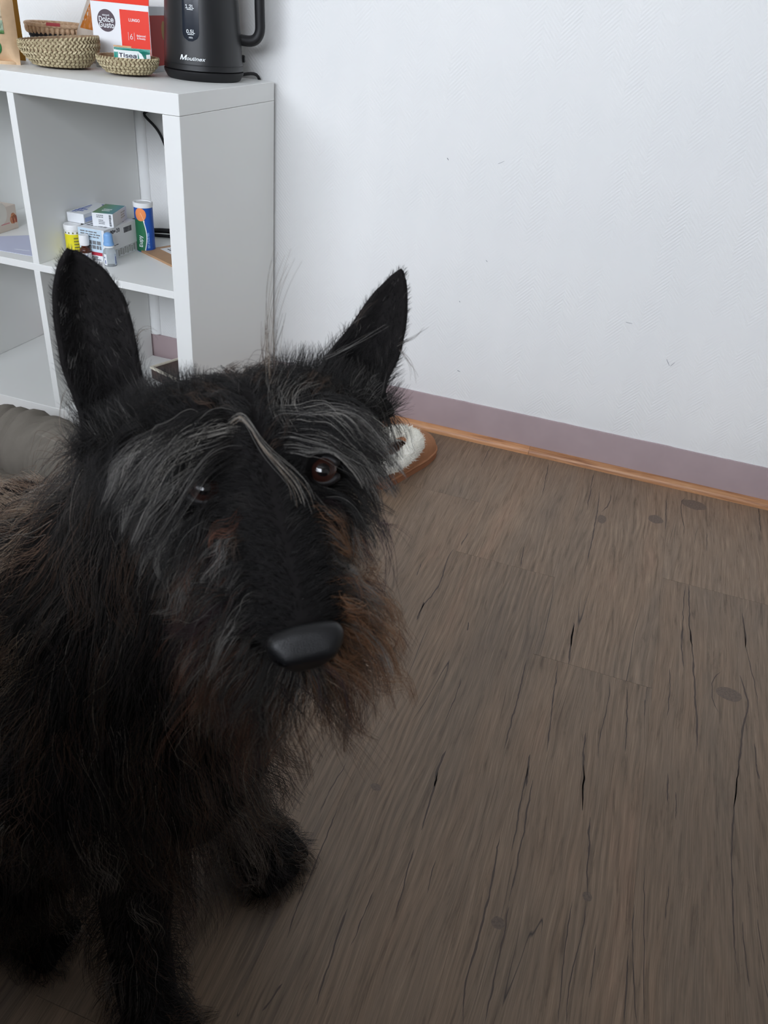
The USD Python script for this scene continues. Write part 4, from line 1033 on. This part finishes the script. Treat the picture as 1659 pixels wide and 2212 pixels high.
# eyes: brown iris round a dark pupil, wet cornea
IRIS = usdkit.material(stage, '/World/Looks/dog_iris', {'a': ('attribute', {'attribute': 'dummy'}), 'p': ('principled_bsdf', {'base_color': lin((44, 24, 19)), 'roughness': .07, 'specular_ior_level': .55})}, [], surface='p.BSDF')
PUPIL = mat('dog_pupil', (.004, .003, .003), .05, .8)
gaze = unit(CAM - MID)
LID = mat('dog_eyelid', lin((20, 17, 17)), .5, .4)
EYES = []
for s in (-1, 1):
    c = hd(s * EX, 0.0, .004) + gaze * .004
    EYES.append(c)
    g = unit(gaze * 1.0 + XL_ * .05)
    eye = wpart('eye', moved(trimesh.creation.icosphere(4, .0115), c), mat('dog_sclera', lin((70, 46, 38)), .08, .7), dog, smooth=True)
    t1 = unit(np.cross(g, [0, 0, 1.0]))
    fr_ = np.stack([t1, np.cross(g, t1), g], 1)
    def cap_(r, a, n=28, m=7):
        q = lathe([(r * math.sin(k), r * math.cos(k)) for k in np.linspace(a, .0, m)], n)
        return trimesh.Trimesh(A3(q.vertices) @ fr_.T + c, q.faces[:, ::-1] if False else q.faces, process=False)
    wpart('iris', cap_(.01165, .80), IRIS, eye, smooth=True)
    wpart('pupil', cap_(.01172, .42), PUPIL, eye, smooth=True)
    for k in (1, -1):                                    # upper and lower lid, a rim of dark skin each
        arc = []
        for q in np.linspace(-1.25, 1.25, 13):
            a = math.pi / 2 * k + q
            arc.append(c + .0112 * (fr_[:, 0] * math.cos(a) * 1.12 + fr_[:, 1] * math.sin(a) * .82) + g * .0048)
        wpart('eyelid', tube(A3(arc), .0030 * np.r_[.4, np.ones(11), .4], 8), LID, dog, smooth=True)

# nose leather with two comma nostrils and a parting groove
NT = math.radians(30)
ZN, YN = ZL * math.cos(NT) + YL * math.sin(NT), YL * math.cos(NT) - ZL * math.sin(NT)
hn = lambda x, y, z: hd(0, 0, ML) + XL_ * x + YN * y + ZN * (z - ML)
NB = [(hn(x * s_, y, ML + z - .003), r) for s_ in (-1, 1) for x, y, z, r in ((.0165, .0045, -.004, .0085), (.0070, .0070, -.004, .0078), (.0065, -.0105, -.003, .0068), (.0120, -.0010, .0005, .0085), (.0165, -.0020, -.006, .0080))]
nose = m3.Manifold.batch_hull([ball(p, r, 28) for p, r in NB])
nm = tm(nose.refine_to_length(.0018))
nm.merge_vertices()
trimesh.smoothing.filter_laplacian(nm, iterations=6)
nose = m3.Manifold(m3.Mesh(A3(nm.vertices, np.float32), A3(nm.faces, np.uint32)))
for s in (-1, 1):
    nose -= union(bone((hn(s * .0072, .0022, ML + .0066), .0038), (hn(s * .0136, .0014, ML + .0060), .0044), (hn(s * .0205, .0028, ML + .0020), .0036), (hn(s * .0262, .0050, ML - .0035), .0016)))
nose -= union(bone((hn(0, .002, ML + .0065), .0011), (hn(0, -.018, ML + .0045), .0014)))
nm = tm(nose.refine_to_length(.0016))
nm.merge_vertices()
trimesh.smoothing.filter_taubin(nm, iterations=3)
wpart('nose', nm, mat('nose_leather', lin((13, 13, 15)), .40, .45, bump=.35, bscale=1400), dog, smooth=True)

# ---- the coat
RNG = np.random.default_rng(11)
BODYTREE, BODYN = cKDTree(whole.vertices), A3(whole.vertex_normals)
BODYV = A3(whole.vertices)
GR = A3([0, 0, -1.0])
BLACKH, CHARC, GREYH, PALE = A3([.0060, .0055, .0055]), A3([.022, .020, .0185]), A3([.12, .113, .103]), A3([.27, .25, .22])
RUST, BROWN, PURP, BEIGE = A3([.135, .058, .026]), A3([.045, .026, .017]), A3([.016, .007, .009]), A3([.24, .18, .13])
def roots(mesh, n):
    p, fi = trimesh.sample.sample_surface(mesh, n, seed=int(RNG.integers(1 << 30)))
    nn = mesh.face_normals[fi]
    d, i = BODYTREE.query(p)
    off = np.einsum('ij,ij->i', p - BODYV[i], BODYN[i])
    ok = (off > -.006)
    return A3(p)[ok], A3(nn)[ok]
def pick(n, *choices):
    """choices: (weight, colour) -> n colours, one tone per strand."""
    w_ = A3([c[0] for c in choices], float)
    i = RNG.choice(len(choices), n, p=w_ / w_.sum())
    return A3([c[1] for c in choices])[i]
def grow(name, p, n, d0, L, tint, steps=6, grav=.9, curl=.10, clump=(14, .75), width=.00034, wild=.12, label=None, avoid=(), push_out=True):
    N = len(p)
    if N == 0:
        return
    d0 = d0 + wild * RNG.standard_normal((N, 3))
    d0 /= np.linalg.norm(d0, axis=1, keepdims=True)
    L = np.broadcast_to(L, (N,)) * RNG.uniform(.7, 1.15, N)
    nc = max(1, N // clump[0])
    cen = RNG.choice(N, nc, replace=False)
    own = cKDTree(p[cen]).query(p)[1]
    # locks share a wave and, mostly, a tone
    ph = RNG.uniform(0, 6.28, nc)[own] + RNG.normal(0, .25, N)
    fq = RNG.uniform(.7, 1.5, nc)[own]
    wd = RNG.standard_normal((nc, 3))[own]
    wd -= d0 * np.einsum('ij,ij->i', wd, d0)[:, None]
    wd /= np.linalg.norm(wd, axis=1, keepdims=True)
    same = RNG.random(N) < .72
    tint = np.where(same[:, None], tint[cen[own]], tint) * RNG.uniform(.7, 1.3, N)[:, None]
    amp = (curl * RNG.uniform(.4, 1.4, nc))[own]
    pts = [p - n * .0015]
    cur = p.copy()
    for s in range(1, steps):
        t = s / (steps - 1)
        w_ = wd * (amp * 6.28 * fq * np.cos(6.28 * fq * t + ph) * (.4 + .6 * t))[:, None]
        dd = d0 * (1 - .55 * t) + GR * grav * t ** .8 + w_
        dd /= np.linalg.norm(dd, axis=1, keepdims=True)
        cur = cur + dd * (L / (steps - 1))[:, None]
        di, ii = BODYTREE.query(cur)
        off = np.einsum('ij,ij->i', cur - BODYV[ii], BODYN[ii])
        push = np.where((off < .003) & (di < .03), .003 - off, 0) * push_out
        cur = cur + BODYN[ii] * push[:, None]
        for c, r in avoid:                               # keep the eyes and the nose free
            q = cur - c
            dist = np.linalg.norm(q, axis=1, keepdims=True)
            cur = np.where(dist < r, c + q / np.maximum(dist, 1e-6) * r, cur)
        cur[:, 2] = np.maximum(cur[:, 2], .0012)
        pts.append(cur.copy())
    pts = np.stack(pts, 1)
    t = np.linspace(0, 1, steps)[None, :, None]
    guide = pts[cen[own]] + (p - p[cen[own]])[:, None] * (1 - .8 * t)
    k = (clump[1] * RNG.uniform(.6, 1.1, nc))[own][:, None, None]
    pts = pts + (guide - pts) * np.clip(k * t ** .8, 0, .97)
    pts[:, :, 2] = np.maximum(pts[:, :, 2], .0012)
    wdt = width * RNG.uniform(.7, 1.25, N)[:, None] * np.linspace(1, .28, steps)[None, :]
    o = UsdGeom.Xformable(dog).ComputeLocalToWorldTransform(0).ExtractTranslation()
    curves(name, pts - A3([o[0], o[1], o[2]]), wdt, np.clip(tint, 0, 1), dog, FURMAT, label)

EYEFREE = [(c + gaze * k, r * (.62, 1.12)[i]) for i, c in enumerate(EYES) for k, r in ((.004, .0140), (.018, .0135), (.032, .0125), (.046, .0115))]
NOSEFREE = [(hd(0, .000, ML + .002), .0205)]
# head
p, n = roots(HEADM, 22000)
q = loc_of(p)
x, y, z = q.T
sg = np.sign(x)
eyed = np.minimum(np.linalg.norm(p - EYES[0], axis=1), np.linalg.norm(p - EYES[1], axis=1))
nosed = np.linalg.norm(p - hd(0, 0, ML), axis=1)
live = (eyed > .0125) & (nosed > .0165) & (z > -.125)
bridge = live & (z > .006) & (y > -.012) & (np.abs(x) < .030)
beard = live & ~bridge & (z > .030)
brow = live & ~bridge & ~beard & (y > .008) & (z > -.040) & (z < .004) & (np.abs(x) > .010)
cheek = live & ~bridge & ~beard & ~brow & (y < .012) & (np.abs(x) > .022)
crown = live & ~bridge & ~beard & ~brow & ~cheek
def sub(m, keep=1.0):
    m = m & (RNG.random(len(m)) < keep)
    return p[m], n[m], x[m], y[m], z[m], sg[m]
P_, N_, X_, Y_, Z_, S_ = sub(bridge)
grow('muzzle_hair', P_, N_, N_ * .35 - ZL * .45 + XL_ * (S_ * .55)[:, None] - YL * .1, np.interp(Z_, [0, .05, ML], [.024, .017, .010]), pick(len(P_), (.90, BLACKH), (.1, CHARC)), grav=.3, curl=.05, clump=(10, .5), avoid=EYEFREE + NOSEFREE, width=.0003)
pb, nb_ = roots(HEADM, 14000)
qb = loc_of(pb)
mb_ = (qb[:, 2] > .028) & ((np.abs(qb[:, 0]) > .022) | (qb[:, 1] < -.018)) & (np.linalg.norm(pb - hd(0, 0, ML), axis=1) > .019)
P_, N_, X_, Y_, Z_, S_ = sub(beard)
P_, N_ = np.vstack([P_, pb[mb_]]), np.vstack([N_, nb_[mb_]])
X_, Y_, Z_ = loc_of(P_).T
S_ = np.sign(X_)
low = np.clip((-.014 - Y_) / .03, 0, 1)
warm = np.clip((X_ + .012) / .03, 0, 1)                 # the dog's left side of the beard is foxier
red = np.clip(.12 + .62 * low + .55 * warm, 0, .93)
tn = np.where((RNG.random(len(P_)) < red)[:, None], np.where((X_ > -.004)[:, None], pick(len(P_), (.52, RUST), (.20, BROWN), (.16, PURP), (.12, BEIGE)), pick(len(P_), (.34, RUST * A3([.62, .5, .6])), (.26, BROWN), (.26, PURP), (.14, GREYH))), pick(len(P_), (.5, CHARC), (.24, BLACKH), (.26, GREYH)))
grow('beard', P_, N_, N_ * .75 + ZL * .10 + XL_ * (S_ * .25)[:, None], .034 + .056 * low + .022 * low * np.clip((Z_ - .05) / .03, 0, 1), tn, steps=7, grav=1.0, curl=.12, clump=(15, .86), avoid=EYEFREE + NOSEFREE, wild=.18, width=.00038, label='reddish brown and grey beard')
for sd_ in (-1, 1):
    P_, N_, X_, Y_, Z_, S_ = sub(brow & (sg == sd_), .75)
    grow('eyebrow', P_, N_, N_ * .40 + XL_ * (S_ * (.70 + .4 * np.clip(np.abs(X_) / .05, 0, 1)))[:, None] + ZL * .26 + YL * .22, np.interp(np.abs(X_), [.01, .05], [.072, .070]), pick(len(P_), (.50, BLACKH), (.18, CHARC), (.24, GREYH), (.08, PALE)), steps=8, grav=.84, curl=.05, clump=(12, .9), width=.00036, avoid=EYEFREE, wild=.12, label='shaggy grizzled eyebrow')
P_, N_, X_, Y_, Z_, S_ = sub(cheek)
grow('cheek_hair', P_, N_, N_ * .55 + ZL * .15 + XL_ * (S_ * .25)[:, None], .056, pick(len(P_), (.62, BLACKH), (.26, CHARC), (.12, GREYH)), steps=7, grav=1.0, curl=.10, clump=(16, .86), avoid=EYEFREE + NOSEFREE)
P_, N_, X_, Y_, Z_, S_ = sub(crown)
grow('crown_hair', P_, N_, N_ * .22 - ZL * .45 + XL_ * (S_ * .5)[:, None], .026, pick(len(P_), (.74, BLACKH), (.16, CHARC), (.10, BROWN)), steps=6, grav=.35, curl=.09, clump=(12, .7), avoid=EYEFREE)
# ears
p, n = roots(EARM, 15000)
ax = [A3(a) for a in ear_axis]
e = (np.linalg.norm(p - ax[0].mean(0), axis=1) > np.linalg.norm(p - ax[1].mean(0), axis=1)).astype(int)
for k in (0, 1):
    m = e == k
    P_, N_ = p[m], n[m]
    up_ = unit(ax[k][-1] - ax[k][0])
    s = (P_ - ax[k][0]) @ up_ / np.linalg.norm(ax[k][-1] - ax[k][0])
    b_ = s < .16
    grow('ear_base_hair', P_[b_], N_[b_], N_[b_] * .6 - up_ * .35, .046, pick(b_.sum(), (.75, BLACKH), (.25, CHARC)), steps=6, grav=.7, curl=.1, clump=(12, .7))
    grow('ear_hair', P_, N_, N_ * .30 + up_ * .75, np.interp(s, [0, .35, .6, 1], [.030, .016, .0065, .0050]), pick(len(P_), (.80, BLACKH), (.16, CHARC), (.04, GREYH)), steps=4, grav=.1, curl=.02, clump=(8, .4), width=.00028, push_out=False, wild=.18)
# torso, neck and chest
p, n = roots(TORSOM, 30000)
lz = loc_of(p)
keep = ~((lz[:, 2] > -.085) & (lz[:, 1] > -.02)) & (np.einsum('ij,ij->i', n, unit(CAM - p.mean(0))[None]) > RNG.uniform(-.9, -.1, len(p)))
p, n = p[keep], n[keep]
front = np.clip((p[:, 0] - .38) / .12, 0, 1)[:, None]
back = A3([-.75, .05, -.35])
d0 = n * .50 + back * (1 - front) * .8 + A3([.05, 0, -.6]) * front
upb = np.clip((p[:, 2] - .33) / .07, 0, 1) * np.clip((.47 - p[:, 0]) / .08, 0, 1)
tn = pick(len(p), (.48, BLACKH), (.28, CHARC), (.06, GREYH), (.18, BROWN))
tn = np.where((RNG.random(len(p)) < .70 * upb)[:, None], pick(len(p), (.5, BROWN * 1.5), (.5, BEIGE * .6)), tn)
lowc = np.clip((.26 - p[:, 2]) / .06, 0, 1) * front[:, 0]
tn = np.where((RNG.random(len(p)) < .45 * lowc)[:, None], pick(len(p), (.4, GREYH * .8), (.35, BROWN), (.25, PURP)), tn)
tn = tn * A3([1.66, 1.56, 1.46])
grow('body_coat', p, n, d0, np.interp(front[:, 0], [0, 1], [.062, .085]) + .03 * np.clip((.27 - p[:, 2]) / .06, 0, 1) * front[:, 0], tn, steps=7, grav=.85, curl=.13, clump=(16, .8), width=.0004, avoid=EYEFREE, wild=.16)
# legs
p, n = roots(LEGM, 30000)
p2_, n2_ = roots(LEGM, 16000)
lo = p2_[:, 2] < .085
p, n = np.vstack([p, p2_[lo]]), np.vstack([n, n2_[lo]])
seen = (np.einsum('ij,ij->i', n, unit(CAM - p.mean(0))[None]) > RNG.uniform(-1, -.1, len(p))) & (p[:, 0] > .1)
p, n = p[seen], n[seen]
L = np.interp(p[:, 2], [0, .05, .12, .3], [.032, .040, .055, .06])
grow('leg_feathering', p, n, n * .62 + A3([.0, 0, -.50]), L, pick(len(p), (.56, BLACKH), (.26, CHARC), (.15, BROWN), (.03, GREYH)) * A3([1.55, 1.47, 1.38]), steps=6, grav=.75, curl=.16, clump=(12, .65), width=.00045, wild=.2)
# single long hairs that stand off the head
def wisps(name, lines, each, spread, tone, width=.00030, label=None):
    pts, k = [], 9
    for ln in lines:
        c = spline(A3([at(*a) for a in ln]), k)
        for _ in range(each):
            o = RNG.standard_normal(3) * spread
            e2 = RNG.standard_normal(3) * spread * 2.2
            s = np.linspace(0, 1, k)[:, None]
            pts.append(c + o * (1 - s) + e2 * s ** 1.5 + np.sin(s * 5 + RNG.uniform(0, 6)) * RNG.standard_normal(3) * spread * .5)
    pts = A3(pts)
    o = UsdGeom.Xformable(dog).ComputeLocalToWorldTransform(0).ExtractTranslation()
    w_ = width * RNG.uniform(.8, 1.2, len(pts))[:, None] * np.linspace(1, .35, k)[None]
    curves(name, pts - A3([o[0], o[1], o[2]]), w_, tone[RNG.integers(0, len(tone), len(pts))], dog, FURMAT, label)
wisps('stray_hair', [[(588, 860, .585), (580, 760, .575), (584, 680, .565), (618, 560, .55)], [(575, 800, .60), (572, 750, .60), (576, 700, .595)], [(590, 800, .59), (596, 740, .59), (598, 690, .585)]], 9, .0016, A3([BROWN, BEIGE * .6, CHARC]), .00036)
wisps('forelock', [[(500, 912, .545), (520, 900, .538), (560, 950, .532), (610, 1010, .524), (645, 1055, .516), (655, 1085, .512)]], 20, .0017, A3([GREYH, PALE * .8, BEIGE, CHARC]), .00034, 'pale lock of hair across the bridge of the nose')
wisps('forelock', [[(600, 905, .56), (590, 850, .57), (610, 810, .585)], [(620, 930, .555), (605, 880, .56), (640, 820, .58)], [(640, 900, .56), (628, 870, .565), (670, 830, .58)]], 22, .0028, A3([GREYH, PALE * .8, CHARC]), .00034)
wisps('stray_hair', [[(690, 770, .60), (740, 720, .59), (790, 690, .60)], [(700, 775, .60), (760, 745, .59), (830, 705, .60)], [(770, 700, .61), (790, 670, .61), (806, 655, .61)], [(865, 745, .62), (895, 730, .61), (928, 714, .60)], [(868, 760, .62), (888, 790, .615), (890, 820, .61)]], 5, .0012, A3([BROWN, GREYH, CHARC, BLACKH]), .00026)
wisps('whisker', [[(815, 1130, .57), (850, 1140, .55), (872, 1160, .54)], [(820, 1150, .57), (840, 1230, .56), (838, 1290, .55)], [(822, 1120, .57), (848, 1200, .56), (845, 1270, .55)], [(700, 1440, .515), (750, 1500, .51), (752, 1560, .51), (735, 1610, .52)], [(690, 1450, .515), (700, 1520, .51), (760, 1480, .50)], [(600, 1480, .52), (660, 1560, .52), (690, 1610, .53)], [(640, 1470, .52), (700, 1540, .515), (720, 1580, .52)]], 5, .0018, A3([PURP, BLACKH, PURP]), .00034)
wisps('stray_hair', [[(140, 940, .66), (132, 880, .66), (150, 840, .655), (165, 850, .65)], [(150, 905, .66), (148, 870, .66), (162, 845, .65)], [(300, 740, .62), (310, 712, .62), (330, 722, .62)]], 4, .0014, A3([BROWN, CHARC, BEIGE * .5]), .00028)
